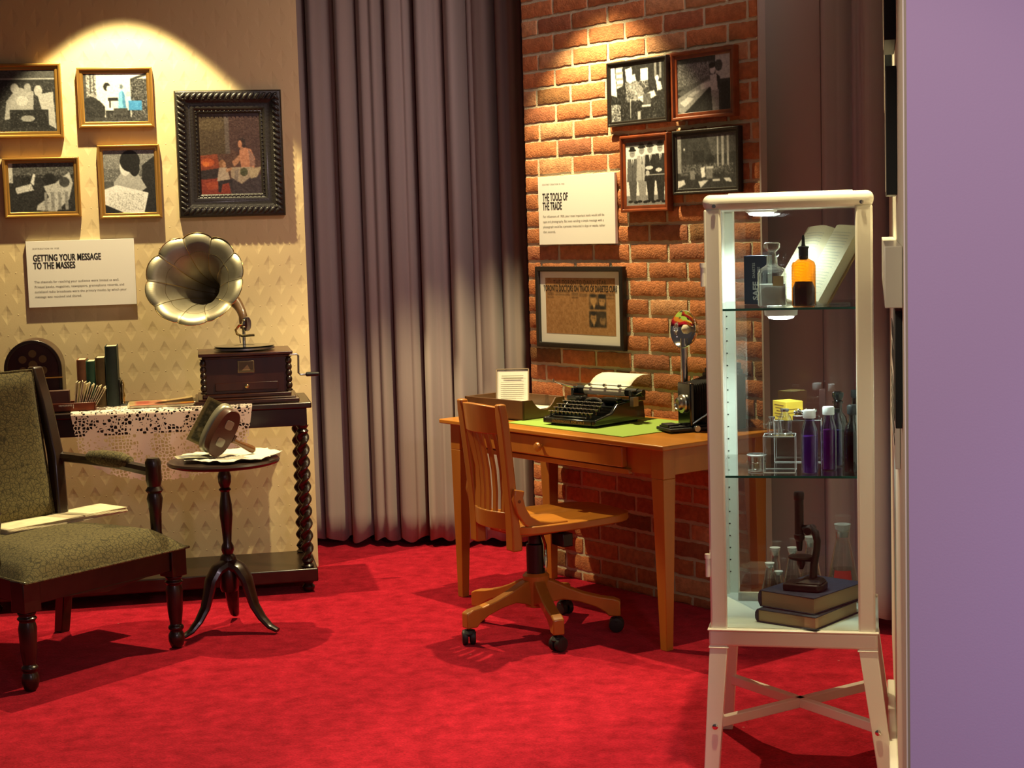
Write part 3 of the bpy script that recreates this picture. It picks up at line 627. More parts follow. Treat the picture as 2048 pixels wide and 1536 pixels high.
# ---- radio, books, card tray, magazine
ra0, _ = CT.uz(8, 735, .2); ra1, _ = CT.uz(124, 735, .2); _, rt = CT.uz(65, 682, .2)
rw = ra1-ra0; rh = rt-TZ
RD = thing('cathedral_radio', 'arched wooden cathedral radio behind the armchair', 'radio', CT.P((ra0+ra1)/2, .2, TZ+.004), CT.a)
def arch(w2, zs, top, n=28): return [(-w2, 0)] + [(-w2, zs)] + [(-w2*math.cos(math.pi*i/n), zs+(top-zs)*math.sin(math.pi*i/n)) for i in range(1, n)] + [(w2, zs), (w2, 0)]
mb = MB(); mb.prism(arch(rw/2, rh*.58, rh), 0, .17); mb.build('case', M_MAHOG, RD, bevel=.003)
oa = arch(rw/2, rh*.58, rh); ia = arch(rw/2-.014, rh*.58, rh-.014); n = len(oa)
mb = MB(); vs = [(p[0], -.012, p[1]) for p in oa] + [(p[0], -.012, max(p[1], 0)) for p in ia] + [(p[0], 0, p[1]) for p in oa] + [(p[0], 0, p[1]) for p in ia]
fs = []
for i in range(n-1): fs += [(i, i+1, n+i+1, n+i), (2*n+i, 3*n+i, 3*n+i+1, 2*n+i+1), (i, 2*n+i, 2*n+i+1, i+1), (n+i, n+i+1, 3*n+i+1, 3*n+i)]
mb.add(vs, fs); mb.build('front_rim', M_DARKW, RD, bevel=.002)
mb = MB(); zc = rh*.64
mb.lathe([(.0001, 0), (.018, 0), (.018, .004), (.0001, .004)], 20, Matrix.Translation((0, -.001, zc)) @ Matrix.Rotation(math.pi/2, 4, 'X'))
for k in range(6):
    a_ = math.pi/6 + k*math.pi/3; mb.lathe([(.0001, 0), (.016, 0), (.016, .003), (.0001, .003)], 16, Matrix.Translation((.047*math.cos(a_), -.001, zc+.047*math.sin(a_))) @ Matrix.Rotation(math.pi/2, 4, 'X'))
mb.build('speaker_cloth', mat('speaker_cloth', (.16, .10, .04), .9), RD)
mb = MB(); mb.bx(-rw/2-.002, rw/2+.002, -.016, -.010, rh*.44, rh*.455); mb.build('brass_line', mat('orange_inlay', (.45, .20, .03), .4), RD)

def book(label, m, u0, u1, h, depth=.15, v=.16, titl=None, group='books standing on the console table', pale=None):
    w_ = u1-u0; b = thing('book', label, 'book', CT.P((u0+u1)/2, v, TZ+.004), CT.a, group)
    mb = MB(); mb.bx(-w_/2, -w_/2+.003, 0, depth, 0, h); mb.bx(w_/2-.003, w_/2, 0, depth, 0, h)
    mb.prism([(-w_/2, .003), (-w_/2*.6, -.003), (0, -.005), (w_/2*.6, -.003), (w_/2, .003), (w_/2, .008), (-w_/2, .008)], 0, h, 'z'); cvr = mb.build('cover', m, b, bevel=.001)
    mb = MB(); mb.bx(-w_/2+.003, w_/2-.003, .006, depth-.003, .002, h-.004); mb.build('pages', M_CREAMP, b)
    if titl:
        mb = MB()
        for i, (s_, z_) in enumerate(titl): mb.text(s_, .009, 0, -.0058, z_, .7, 0, 'CENTER')
        mb.build('title', mat('faded_gilt', (.16, .13, .08), .6), cvr, smooth=False, fix=False)
    return b
def U(x, y, v): return CT.uz(x, y, v)
xs = [152, 171, 189, 208.5, 233]; ys = [720, 723, 716, 693]
ms = [mat('book_brown', (.20, .075, .03), .7, var=.2, vscale=40), mat('book_green', (.015, .07, .04), .7, var=.2, vscale=40), mat('book_olive', (.085, .055, .015), .7, var=.25, vscale=40), mat('book_dark_teal', (.012, .028, .022), .6, var=.2, vscale=40)]
lb = ['brown cloth book, leftmost of the four on the dark table', 'green cloth book between the brown and the olive books', 'olive brown book beside the tall dark book', 'tall dark green book with faded spine lettering, tallest of the row']
for i in range(4):
    u0, zt = U(xs[i]+.3, ys[i], .16); u1, _ = U(xs[i+1]-.3, ys[i], .16)
    book(lb[i], ms[i], u0, u1, zt-TZ-.004)
ub, zb = U(246, 762, .2)
t = thing('bookend', 'small brass and dark bookend beside the tall dark book', 'bookend', CT.P(U(236, 770, .2)[0]+.004, .17, TZ+.004), CT.a)
mb = MB(); mb.bx(0, .006, 0, .11, 0, .11); mb.bx(0, .045, 0, .11, 0, .006); mb.build('plate', M_BLACK, t, bevel=.002)
mb = MB(); mb.lathe([(.010, .006), (.007, .02), (.011, .04), (.006, .06), (.009, .085), (.006, .1), (.0001, .108)], 14, Matrix.Translation((.014, .03, 0))); mb.build('figure', M_BRIGHT, t)
# card tray with cards
u0, _ = U(96, 830, .03); u1, z1 = U(191, 808, .03)
t = thing('card_tray', 'red brown wooden tray full of upright cards behind the armchair', 'tray', CT.P((u0+u1)/2, .05, TZ+.004), CT.a); hw = (u1-u0)/2
mb = MB()
mb.bx(-hw, hw, -.02, .10, 0, .006); mb.bx(-hw, hw, -.02, -.012, 0, .034); mb.bx(-hw, hw, .092, .10, 0, .034); mb.bx(-hw, -hw+.008, -.02, .10, 0, .034); mb.bx(hw-.008, hw, -.02, .10, 0, .034); mb.build('box', M_REDW, t, bevel=.0015)
mb = MB()
for k in range(12): mb.bx(-hw+.045+k*.0045, -.0 -hw+.047+k*.0045, -.0215, -.0200, .022-.0005*(k % 3), .028)
mb.bx(-hw+.101, -hw+.103, -.0215, -.02, .012, .028); mb.build('printed_mark', M_WHITEP, t, smooth=False)
rnd = random.Random(4)
for k in range(13):
    f = k/12; x_ = -hw+.105 + f*.078; lean = .12 + f*.42 + rnd.uniform(-.03, .03); hh = .115 - .02*f + rnd.uniform(-.005, .005)
    c_ = thing('index_card', 'thin cream card fanned upright in the wooden tray', 'card', t.matrix_world @ Vector((0, 0, 0)), 0, 'cards in the wooden tray')
    c_.location = CT.P((u0+u1)/2 + x_, .05, TZ+.0105); c_.rotation_euler = (0, lean, CT.a + rnd.uniform(-.15, .15))
    mb = MB(); mb.bx(-.0014, .0014, -.006, .075, 0, hh); mb.build('sheet', M_CREAMP, c_, smooth=False)
    if k % 3 == 1: mb = MB(); mb.bx(-.0022, -.0014, -.004, .07, hh*.1, hh*.55); mb.build('brown_back', M_REDW, c_, smooth=False)
t = thing('album', 'small brown album with dark spine lying upright left of the fanned cards', 'book', CT.P(U(118, 800, .05)[0], .05, TZ+.012), CT.a)
mb = MB(); mb.bx(-.045, .038, .03, .036, 0, .075); mb.bx(-.045, .038, .062, .068, 0, .075); mb.bx(.034, .040, .03, .068, 0, .075); mb.build('cover', mat('album_brown', (.13, .06, .035), .6, var=.2), t, bevel=.002)
mb = MB(); mb.bx(-.043, .034, .036, .062, .002, .072); mb.build('pages', M_CREAMP, t)
# magazine
a0, b0 = CT.uv(252, 826, TZ); a1, b1 = CT.uv(375, 812, TZ)
t = thing('magazine', 'printed magazine lying flat on the lace beside the gramophone', 'magazine', CT.P(-.575, .045, TZ+.006), CT.a+.05)
mb = MB()
for i in range(5): mb.grid(lambda a, b, i=i: (-.13+.262*a+.002*i, -.02+.20*b, .0018*i + .012*a**3*(b) + .001*math.sin(a*7)), 14, 6)
mb.build('pages', M_CREAMP, t, fix=False, solid=.0012)
cvo = picture('cover', M_PRINT, t, 0, 1, 0, 1, 0, (.62, .52, .34), [('r', .08, .1, .5, .9, (.66, .42, .30)), ('r', .12, .15, .3, .85, (.60, .28, .2)), ('h', .36, .2, .88, .9, 55, (.62, .40, .26)), ('r', .8, .7, 1, 1, (.75, .5, .1)), ('r', 0, .93, 1, 1, (.55, .2, .14))], n=40)
me = cvo.data
for v in me.vertices:
    a, b = v.co.x, v.co.z; v.co = (-.13+.262*a+.008, -.02+.20*b, .0095 + .012*a**3*b + .001*math.sin(a*7))

# ================================================================== SIDE TABLE
SX, SY = -1.105, 6.13; SZ = .665
t = thing('side_table', 'small round dark tripod table standing in front of the console table', 'table', (SX, SY, 0), .0)
mb = MB(); mb.lathe([(.10, SZ-.026), (.19, SZ-.022), (.208, SZ-.016), (.212, SZ-.008), (.207, SZ-.001), (.0001, SZ)], 64); mb.build('tabletop', M_DARKW, t, ang=50)
mb = MB(); mb.lathe([(.0001, .150), (.030, .155), (.036, .17), (.036, .235), (.030, .25), (.026, .262), (.034, .275), (.030, .29), (.019, .30), (.024, .315), (.023, .33), (.016, .345), (.0195, .40), (.025, .45), (.0235, .49), (.018, .525), (.017, .54), (.024, .548), (.017, .557), (.024, .575), (.026, .60), (.018, .625), (.022, .64), (.05, SZ-.024)], 28); mb.build('column', M_DARKW, t)
for an in (-140, -22, 95):
    a = math.radians(an); d = Vector((math.cos(a), math.sin(a), 0)); pth = []; rr = []
    ctl = [(.012, .262), (.050, .245), (.078, .205), (.092, .155), (.108, .105), (.138, .060), (.172, .028), (.205, .014)]
    for k in range(22):
        q = k/21*(len(ctl)-1); i0 = min(int(q), len(ctl)-2); f = q-i0; f = f*f*(3-2*f)*.5+f*.5
        r_ = ctl[i0][0]*(1-f)+ctl[i0+1][0]*f; z = ctl[i0][1]*(1-f)+ctl[i0+1][1]*f
        pth.append(d*r_ + Vector((0, 0, z))); rr.append(.026*(1-k/21)+.0145)
    mb = MB(); mb.tube(pth, rr, 10, flat=.62); mb.build('leg', M_DARKW, t)
# crumpled lace cloth and stereoscope
mb = MB(); rnd = random.Random(2); n = 72
vs = [(0, 0, .012)]; fs = []; K = 7
for k in range(1, K+1):
    for i in range(n):
        th = 2*math.pi*i/n; R = (.178 + .012*math.sin(7*th) + .008*math.sin(13*th+1) + (.02 if .2 < th < 1.9 else 0))*k/K
        z = .003 + (.006*abs(math.sin(5*th+k)) + .005*abs(math.sin(11*th+2*k)))*(k/K) + .0015*rnd.random()
        vs.append((R*math.cos(th), R*math.sin(th), z))
for i in range(n): fs.append((0, 1+i, 1+(i+1) % n))
for k in range(K-1):
    for i in range(n): fs.append((1+k*n+i, 1+(k+1)*n+i, 1+(k+1)*n+(i+1) % n, 1+k*n+(i+1) % n))
mb.add(vs, fs); o = mb.build('doily', mat('white_linen', (.78, .74, .60), .9, bump=.6, bscale=120), None, fix=False, ang=80, solid=.0015, loc=(SX+.02, SY+.02, SZ+.0015)); tag(o, 'crumpled white cloth spread on the round tripod table', 'cloth')
t = thing('print', 'small printed paper on the left side of the round tripod table', 'paper', (SX-.105, SY-.03, SZ+.018), .35)
picture('sheet', M_PRINT, t, 0, 1, 0, 1, 0, (.62, .60, .5), [('n', .1, .15, .9, .85, .45, .3), ('r', .1, .2, .5, .7, .42)], n=24)
o = t.children[0] if t.children else [c for c in bpy.data.objects if c.parent == t][0]
for v in o.data.vertices: a, b = v.co.x, v.co.z; v.co = (-.07+.13*a, -.05+.09*b, .002*math.sin(a*5))
md = o.modifiers.new('s', 'SOLIDIFY'); md.thickness = .001
# stereoscope: local frame, lens face toward -Y, long axis X, tipped on its edge
st = thing('stereoscope', 'wooden hand-held stereoscope tipped over on the round table', 'stereoscope', (SX+.018, SY-.05, SZ+.102), 0, rot=(math.radians(20), math.radians(-60), math.radians(14)))
def oval(w2, h2, n=40, p=2.6): return [(w2*math.copysign(abs(math.cos(t_))**(2/p), math.cos(t_)), h2*math.copysign(abs(math.sin(t_))**(2/p), math.sin(t_))) for t_ in [2*math.pi*i/n for i in range(n)]]
oo = oval(.092, .040); 
mb = MB(); k = len(oo); vs = []; 
for (sc_, y) in ((1.0, 0), (1.03, .004), (1.0, .055)): vs += [(p[0]*sc_, y, p[1]*sc_) for p in oo]
fs = [tuple(range(k))] + [(j*k+i, j*k+(i+1) % k, (j+1)*k+(i+1) % k, (j+1)*k+i) for j in range(2) for i in range(k)]
mb.add(vs, fs); mb.build('lens_board', mat('stereo_red_wood', (.060, .014, .007), .4, coat=.15), st, fix=False)
mb = MB(); vs = []
for (sc_, y) in ((1.0, .05), (1.10, .088)): vs += [(p[0]*sc_, y, p[1]*sc_) for p in oo]
mb.add(vs, [(i, (i+1) % k, k+(i+1) % k, k+i) for i in range(k)]); mb.build('metal_hood', mat('dull_tin', (.36, .34, .26), .4, .7), st, fix=False, solid=.002)
for sx_ in (-.036, .036):
    mb = MB(); mb.prism([(sx_+p[0], p[1]) for p in oval(.0175, .0165, 20, 4)], -.0025, .0005); mb.build('lens', mat('lens_pale', (.24, .22, .17), .12, coat=.5), st, bevel=.001)
mb = MB(); mb.bx(-.012, .012, .0, .155, -.052, -.042); mb.bx(-.055, .055, .135, .150, -.054, -.042); mb.build('slide_bar', M_MAHOG, st, bevel=.001)
mb = MB(); mb.lathe([(.006, 0), (.012, .004), (.010, .018), (.0085, .03), (.012, .06), (.0145, .09), (.013, .105), (.005, .112), (.0001, .113)], 20, Matrix.Translation((-.012, .03, -.050)) @ Euler((0, math.pi, 0)).to_matrix().to_4x4()); mb.build('handle', mat('walnut_handle', (.16, .065, .02), .3, coat=.4), st)
cd = picture('stereo_card', M_PRINT, st, -.092, .092, -.046, .060, .146, (.50, .45, .28), [('r', .06, .12, .49, .9, (.30, .28, .18)), ('r', .52, .12, .95, .9, (.28, .26, .16)), ('e', .28, .4, .12, .2, (.5, .45, .3)), ('e', .74, .4, .12, .2, (.5, .45, .3)), ('n', .06, .12, .95, .9, .4, (.18, .17, .1))], n=48)
md = cd.modifiers.new('s', 'SOLIDIFY'); md.thickness = .002

# ================================================================== ARMCHAIR (local x = forward, y = toward the wall)
AC = thing('armchair', 'carved wooden armchair upholstered in olive vein-patterned fabric', 'armchair', (-1.47, 5.635, 0), math.radians(-36.5))
def turned(h, r=.030): return [(r*.55, 0), (r*.8, .012), (r*.98, .03), (r*.98, .05), (r*.72, .066), (r*.95, .074), (r*.95, .082), (r*.7, .09), (r*.92, .14), (r*1.05, h*.72), (r*.85, h*.80), (r*1.15, h*.83), (r*.85, h*.86), (r*1.1, h*.9)]
for sy in (-1, 1):
    mb = MB(); Mx = Matrix.Translation((.015, sy*.325, 0)); mb.lathe(turned(.30), 24, Mx); mb.bx(-.02, .05, sy*.325-.035, sy*.325+.035, .272, .38); mb.build('leg', M_DARKW, AC, bevel=.003)
for sy in (-1, 1):
    mb = MB(); mb.frustum(0, .30, (-.60, -.555, sy*.27-.02, sy*.27+.02), (-.555, -.50, sy*.27-.024, sy*.27+.024)); mb.build('leg', M_DARKW, AC, bevel=.003)
mb = MB(); mb.bx(.0, .04, -.29, .29, .295, .375); 
for sy in (-1, 1): mb.add([(.02, sy*.30, .30), (.02, sy*.34, .30), (-.53, sy*.29, .30), (-.53, sy*.25, .30), (.02, sy*.30, .375), (.02, sy*.34, .375), (-.53, sy*.29, .375), (-.53, sy*.25, .375)], [(0, 1, 2, 3), (4, 5, 6, 7), (0, 1, 5, 4), (1, 2, 6, 5), (2, 3, 7, 6), (3, 0, 4, 7)])
mb.prism([(-.22, .30), (-.10, .288), (0, .276), (.10, .288), (.22, .30)], .042, .034, 'x')
mb.build('seat_rail', M_DARKW, AC, bevel=.003)
mb = MB()
def fn(i, j):
    x = -.55 + .615*i; hw = .26 + .10*i; y = -hw + 2*hw*j
    e = min(1, (1-abs(2*j-1))*3.2); g = min(1, (1-i)*4.5+.0); g2 = min(1, (1-abs(2*i-1))*4)
    z = .375 + .082*(e**.5)*(g2**.45) + .012*math.sin(math.pi*i)*math.sin(math.pi*j)
    return (x, y, z)
mb.grid(fn, 30, 30); 
def fn2(i, j): a = fn(i, j); return (a[0], a[1], .368)
k0 = len(mb.v); 
seat = mb.build('seat_cushion', M_FAB, AC, fix=False, ang=80)
mb = MB(); ring = [fn(i/30, 0) for i in range(31)] + [fn(1, i/30) for i in range(1, 31)] + [fn(1-i/30, 1) for i in range(1, 31)]
mb.tube([(p[0]*1.0, p[1], .377) for p in ring], .005, 6); mb.build('seat_piping', M_FAB, seat)
# back
mb = MB()
def bk(i, j, front=True):
    z = .47 + .55*j; hw = .205 + .035*j; y = -hw + 2*hw*i; xb = -.50 - .135*j
    e = min(1, (1-abs(2*i-1))*5); g = min(1, (1-abs(2*j-1))*6)
    return (xb + (.028*(e*g)**.5 if front else -.02), y, z)
mb.grid(lambda i, j: bk(i, j), 24, 24); mb.grid(lambda i, j: bk(i, j, False), 6, 6)
bp_ = mb.build('back_cushion', M_FAB, AC, fix=False, ang=80)
mb = MB(); rg = [bk(0, j/20) for j in range(21)] + [bk(i/20, 1) for i in range(1, 21)] + [bk(1, 1-j/20) for j in range(1, 21)]
mb.tube(rg, .0045, 6); mb.build('back_piping', M_FAB, bp_)
for sy in (-1, 1):
    mb = MB(); P_ = [(-.515, .262), (-.53, .40), (-.50, .36)]
    pts = [(-.545, -.485, .30), (-.525, -.475, .45), (-.555, -.505, .70), (-.615, -.575, .90), (-.672, -.632, 1.03)]
    vs = []; 
    for (xa, xb, z) in pts:
        hw = .205+.035*max(0, (z-.47)/.55); y0 = sy*(hw+.004); y1 = sy*(hw+.052)
        vs += [(xa, y0, z), (xb, y0, z), (xb, y1, z), (xa, y1, z)]
    fs = [(4*k+i, 4*k+(i+1) % 4, 4*k+4+(i+1) % 4, 4*k+4+i) for k in range(4) for i in range(4)] + [(0, 1, 2, 3), (16, 17, 18, 19)]
    mb.add(vs, fs); mb.build('back_post', M_DARKW, AC, bevel=.008)
mb = MB(); mb.bx(-.672, -.640, -.24, .24, .985, 1.012); mb.build('top_rail', M_DARKW, AC, bevel=.005); mb = MB(); mb.bx(-.54, -.50, -.22, .22, .43, .47); mb.build('back_rail', M_DARKW, AC, bevel=.005)
for sy in (-1, 1):
    mb = MB(); mb.lathe([(.022, .36), (.026, .40), (.020, .43), (.022, .50), (.030, .555), (.024, .575), (.033, .585), (.024, .60), (.030, .625), (.028, .67), (.030, .69), (.022, .705), (.0001, .708)], 20, Matrix.Translation((-.055 if sy > 0 else -.16, sy*.315, 0))); mb.build('arm_post', M_DARKW, AC)
    mb = MB(); mb.tube([(-.06 if sy > 0 else -.16, sy*.315, .655), (-.25, sy*.31, .672), (-.40, sy*.285, .683), (-.53, sy*.262, .69)], [.021, .020, .019, .020], 8, flat=1.0); mb.build('armrest', M_DARKW, AC, ang=20)
    mb = MB(); mb.tube([(-.17, sy*.313, .675), (-.185, sy*.313, .68), (-.23, sy*.311, .686), (-.32, sy*.303, .69), (-.38, sy*.292, .692), (-.405, sy*.288, .687)], [.008, .024, .031, .031, .024, .008], 14); mb.build('arm_pad', M_FAB, AC)
# newspaper on the seat
t = thing('newspaper', 'folded yellowed newspaper lying on the armchair seat', 'newspaper', AC.location + Vector((0, 0, 0)), 0)
t.location = Vector((-1.47, 5.635, 0)) + Vector((-.30, 0, 0)); t.rotation_euler = (0, 0, 0)
pa = FLOORPT(250, 1018, .475); pb = FLOORPT(20, 1063, .475)
dv = (pb-pa); an = math.atan2(dv.y, dv.x)
t.location = ((pa+pb)/2).x, ((pa+pb)/2).y, .463; t.rotation_euler = (0, 0, an + math.pi)
L2 = dv.length/2 + .01
mb = MB()
for i in range(8):
    mb.grid(lambda a, b, i=i: (-L2+2*L2*a, .005*math.sin(a*9+i)+.16*b - .0, .0025*i + .0015*math.sin(a*8)*b + (.004 if b < .1 else 0)*0), 20, 6)
mb.build('sheets', M_CREAMP, t, fix=False, ang=80, solid=.0018)

# ================================================================== BRICK WALL
G2 = 'framed photographs on the brick wall'
photo_frame('thin black framed photo of a printing press room, upper left of the brick wall group', BW, ((1215, 127), (1338, 243)), M_BLKFR, .020, .10,
    [('p', [(0, 0), (.08, 0), (.12, .55), (0, .5)], .85), ('p', [(.10, .05), (.22, .03), (.24, .36), (.12, .4)], .8), ('h', .1, 0, .24, .4, 60, .5), ('p', [(.28, .08), (.4, .05), (.42, .3), (.3, .3)], .85), ('r', .56, .1, .7, .32, .8), ('p', [(.32, .2), (.46, .18), (.48, .3), (.34, .34)], .75), ('p', [(.3, .36), (.5, .32), (.68, .55), (.45, .66)], .35), ('n', .28, .3, .7, .66, .4, .7), ('v', .76, .02, .98, .3, 70, .45),
     ('e', .86, .3, .035, .05, .85), ('p', [(.84, .35), (.92, .36), (.95, .5), (.86, .52)], .8), ('e', .66, .5, .05, .06, .15), ('p', [(.5, .6), (.8, .5), (.84, .6), (.6, .7)], .85), ('p', [(.6, .55), (.74, .55), (.74, .75), (.6, .76)], .28), ('r', .58, .74, .74, .78, .8), ('r', .36, .62, .375, .95, .6), ('r', .36, .62, .6, .64, .6), ('n', 0, .68, .18, 1, .5, .75), ('r', .5, .85, .55, 1, .6), ('n', 0, .4, 1, 1, .06, .5)], G2, .022, 124)
photo_frame('red-brown framed photo of a man at a typesetting bench, upper right on the bricks', BW, ((1343, 107), (1472, 231)), M_REDW, .028, .14,
    [('r', .0, .1, .7, .55, .28), ('n', 0, .1, .6, .5, .35, .6), ('r', .72, 0, 1, .45, .62), ('e', .78, .2, .07, .1, .2), ('p', [(0, .62), (.1, .7), (.7, .4), (.62, .34), (.0, .62)], .3), ('p', [(0, .95), (.0, .72), (.6, .42), (.68, .5), (.12, 1)], .5), ('p', [(.05, .8), (.2, .7), (.32, .74), (.14, .88)], .75), ('p', [(.2, .68), (.34, .6), (.44, .62), (.3, .7)], .68), ('e', .67, .26, .05, .08, .72), ('e', .66, .19, .055, .05, .06),
     ('p', [(.62, .36), (.76, .34), (.82, .62), (.64, .64)], .66), ('p', [(.44, .5), (.62, .46), (.64, .56), (.46, .6)], .7), ('p', [(.74, .34), (.8, .4), (.82, .62), (.76, .62)], .12), ('p', [(.64, .64), (.78, .62), (.78, 1), (.66, 1)], .5), ('r', .82, .5, 1, 1, .06), ('p', [(.12, 1), (.6, .58), (.62, .64), (.3, 1)], .08)], G2, .03, 124)
photo_frame('red-brown framed tall photo of four suited men in hats on the brick wall', BW, ((1241, 273), (1340, 422)), M_REDW, .027, .85,
    [('r', 0, 0, 1, .09, .35), ('r', 0, .84, 1, 1, .5)] +
    sum([[('p', [(x-.12, y+.12), (x+.12, y+.12), (x+.15, .62), (x-.15, .62)], c), ('p', [(x-.11, .6), (x+.11, .6), (x+.07, .93), (x-.06, .93)], c*.8+.02), ('e', x, y+.04, .068, .06, .56), ('r', x-.045, y+.03, x+.045, y+.04, .3), ('e', x, y-.01, .10, .018, .05), ('e', x, y-.035, .065, .035, .06), ('p', [(x-.035, y+.12), (x+.04, y+.12), (x, y+.26)], .88), ('r', x-.006, y+.13, x+.008, y+.25, .1), ('r', x-.004, y+.30, x+.004, .62, c*.5), ('e', x-.07, .93, .06, .02, .08), ('e', x+.07, .94, .06, .02, .08)] for x, y, c in ((.18, .15, .34), (.42, .11, .64), (.63, .10, .13), (.88, .09, .15))], []) +
    [('e', .6, .42, .1, .03, .8), ('e', .84, .46, .08, .03, .8), ('r', .5, .52, 1, .535, .65), ('e', .56, .5, .05, .04, .7)], G2, .03, 124)
photo_frame('black framed dark photo of a newsroom full of desks, lower right on the bricks', BW, ((1346, 263), (1482, 384)), M_BLKFR, .022, .17,
    [('r', 0, 0, .08, .7, .5), ('p', [(.5, 0), (1, 0), (1, .35), (.6, .4)], .28), ('v', .68, .05, .92, .6, 75, .6), ('r', .28, .3, .46, .52, .1), ('e', .56, .48, .08, .1, .09), ('n', .05, .55, .95, .75, .3, .5), ('p', [(.4, .62), (.47, .6), (.48, .78), (.42, .8)], .85), ('r', .22, .66, .3, .82, .45), ('r', .5, .64, .6, .82, .42), ('n', .62, .68, .8, .8, .5, .1), ('p', [(.36, .86), (.54, .84), (.4, .98)], .8), ('p', [(0, .84), (.12, .82), (.14, .9), (0, .98)], .8), ('r', .6, .83, .72, .87, .75), ('p', [(.78, .82), (.88, .82), (.92, .9), (.82, .88)], .78), ('r', .5, .6, .62, .64, .7), ('e', .13, .26, .015, .02, .8)], G2, .024, 124)
panel('cream text panel headed THE TOOLS OF THE TRADE', BW, ((1079, 355), (1235, 487)), 'CONTENT CREATION IN 1920', ['THE TOOLS OF', 'THE TRADE'],
      ['For influencers of 1920, your most important tools would still be', 'type and photography. But even sending a simple message with a', 'photograph could be a process measured in days or weeks rather', 'than seconds.'], (.047, .355, .0375, .50), (.0135, .60, .0215, 1.10))
# newspaper front page
t, w_, h_ = wall_thing('framed_newspaper', 'black framed newspaper front page hanging above the desk', 'picture', BW, ((1073, 533), (1251, 703)), .022)
frame_mesh(w_, h_, [(0, 0), (0, .022), (.004, .024), (.018, .024), (.021, .02), (.021, 0)]).build('frame', M_BLKFR, t, bevel=.001)
mb = MB(); mb.bx(-w_/2+.015, w_/2-.015, -.010, -.004, -h_/2+.015, h_/2-.015); mb.build('mount', mat('white_mount', (.72, .68, .60), .5, coat=.5), t, smooth=False)
nw0, nw1, nz0, nz1 = -w_*.40, w_*.40, -h_*.325, h_*.36
tan = (.60, .43, .25); ink = (.30, .21, .11)
sh = [('h', .02, .26, .12, .36, 150, ink), ('h', .15, .25, .36, .32, 110, ink), ('h', .38, .26, .48, .38, 150, ink), ('h', .5, .26, .61, .36, 160, ink), ('h', .87, .26, .99, .38, 150, ink), ('r', .63, .27, .87, .86, (.2, .15, .08)),
      ('p', [(.63, .27), (.76, .27), (.76, .56), (.63, .56)], (.42, .31, .18)), ('p', [(.64, .56), (.66, .48), (.76, .46), (.77, .56)], (.14, .10, .06)), ('e', .695, .385, .042, .085, (.66, .5, .3)), ('e', .69, .31, .045, .035, (.16, .12, .07)), ('r', .675, .37, .69, .38, (.2, .15, .08)), ('r', .705, .37, .72, .38, (.2, .15, .08)), ('r', .685, .43, .71, .437, (.3, .2, .12)), ('p', [(.68, .47), (.72, .47), (.70, .54)], (.75, .6, .38)),
      ('e', .815, .40, .045, .095, (.64, .48, .29)), ('e', .815, .32, .052, .045, (.06, .05, .03)), ('r', .79, .385, .806, .397, (.15, .1, .06)), ('r', .824, .385, .84, .397, (.15, .1, .06)), ('r', .80, .45, .832, .457, (.3, .2, .12)), ('p', [(.77, .55), (.80, .49), (.84, .49), (.86, .55)], (.1, .07, .04)), ('r', .63, .555, .87, .575, (.6, .45, .27)),
      ('e', .69, .70, .042, .09, (.62, .47, .28)), ('e', .69, .62, .045, .035, (.09, .06, .04)), ('r', .672, .69, .685, .70, (.15, .1, .06)), ('r', .70, .69, .713, .70, (.15, .1, .06)), ('p', [(.65, .86), (.67, .80), (.73, .80), (.75, .86)], (.08, .06, .03)), ('p', [(.68, .79), (.71, .79), (.695, .86)], (.7, .55, .35)), ('e', .82, .74, .042, .085, (.50, .38, .23)), ('e', .82, .67, .045, .03, (.22, .17, .1)), ('r', .80, .73, .812, .74, (.15, .1, .06)), ('r', .828, .73, .84, .74, (.15, .1, .06)), ('n', .02, .4, .6, .98, .2, (.52, .37, .21))]
picture('front_page', M_PRINT, t, nw0, nw1, nz0, nz1, -.0106, tan, sh, n=120, noise=.04)
mb = MB(); W2 = nw1-nw0; H2 = nz1-nz0
mb.text('THE TORONTO DAILY STAR', .026, 0, -.0112, nz1-H2*.115, .84, .006, 'CENTER', sp=1.25)
mb.build('masthead', mat('masthead_ink', (.08, .05, .02), .8), t, smooth=False, fix=False)
mb = MB()
for q, dx in enumerate((-.0008, 0, .0008)): mb.text('TORONTO DOCTORS ON TRACK OF DIABETES CURE', .036, dx, -.0112-.0001*q, nz1-H2*.235, .52, .002, 'CENTER', sp=1.03); mb.build('headline', mat('headline_ink', (.035, .022, .01), .8), t, smooth=False, fix=False)

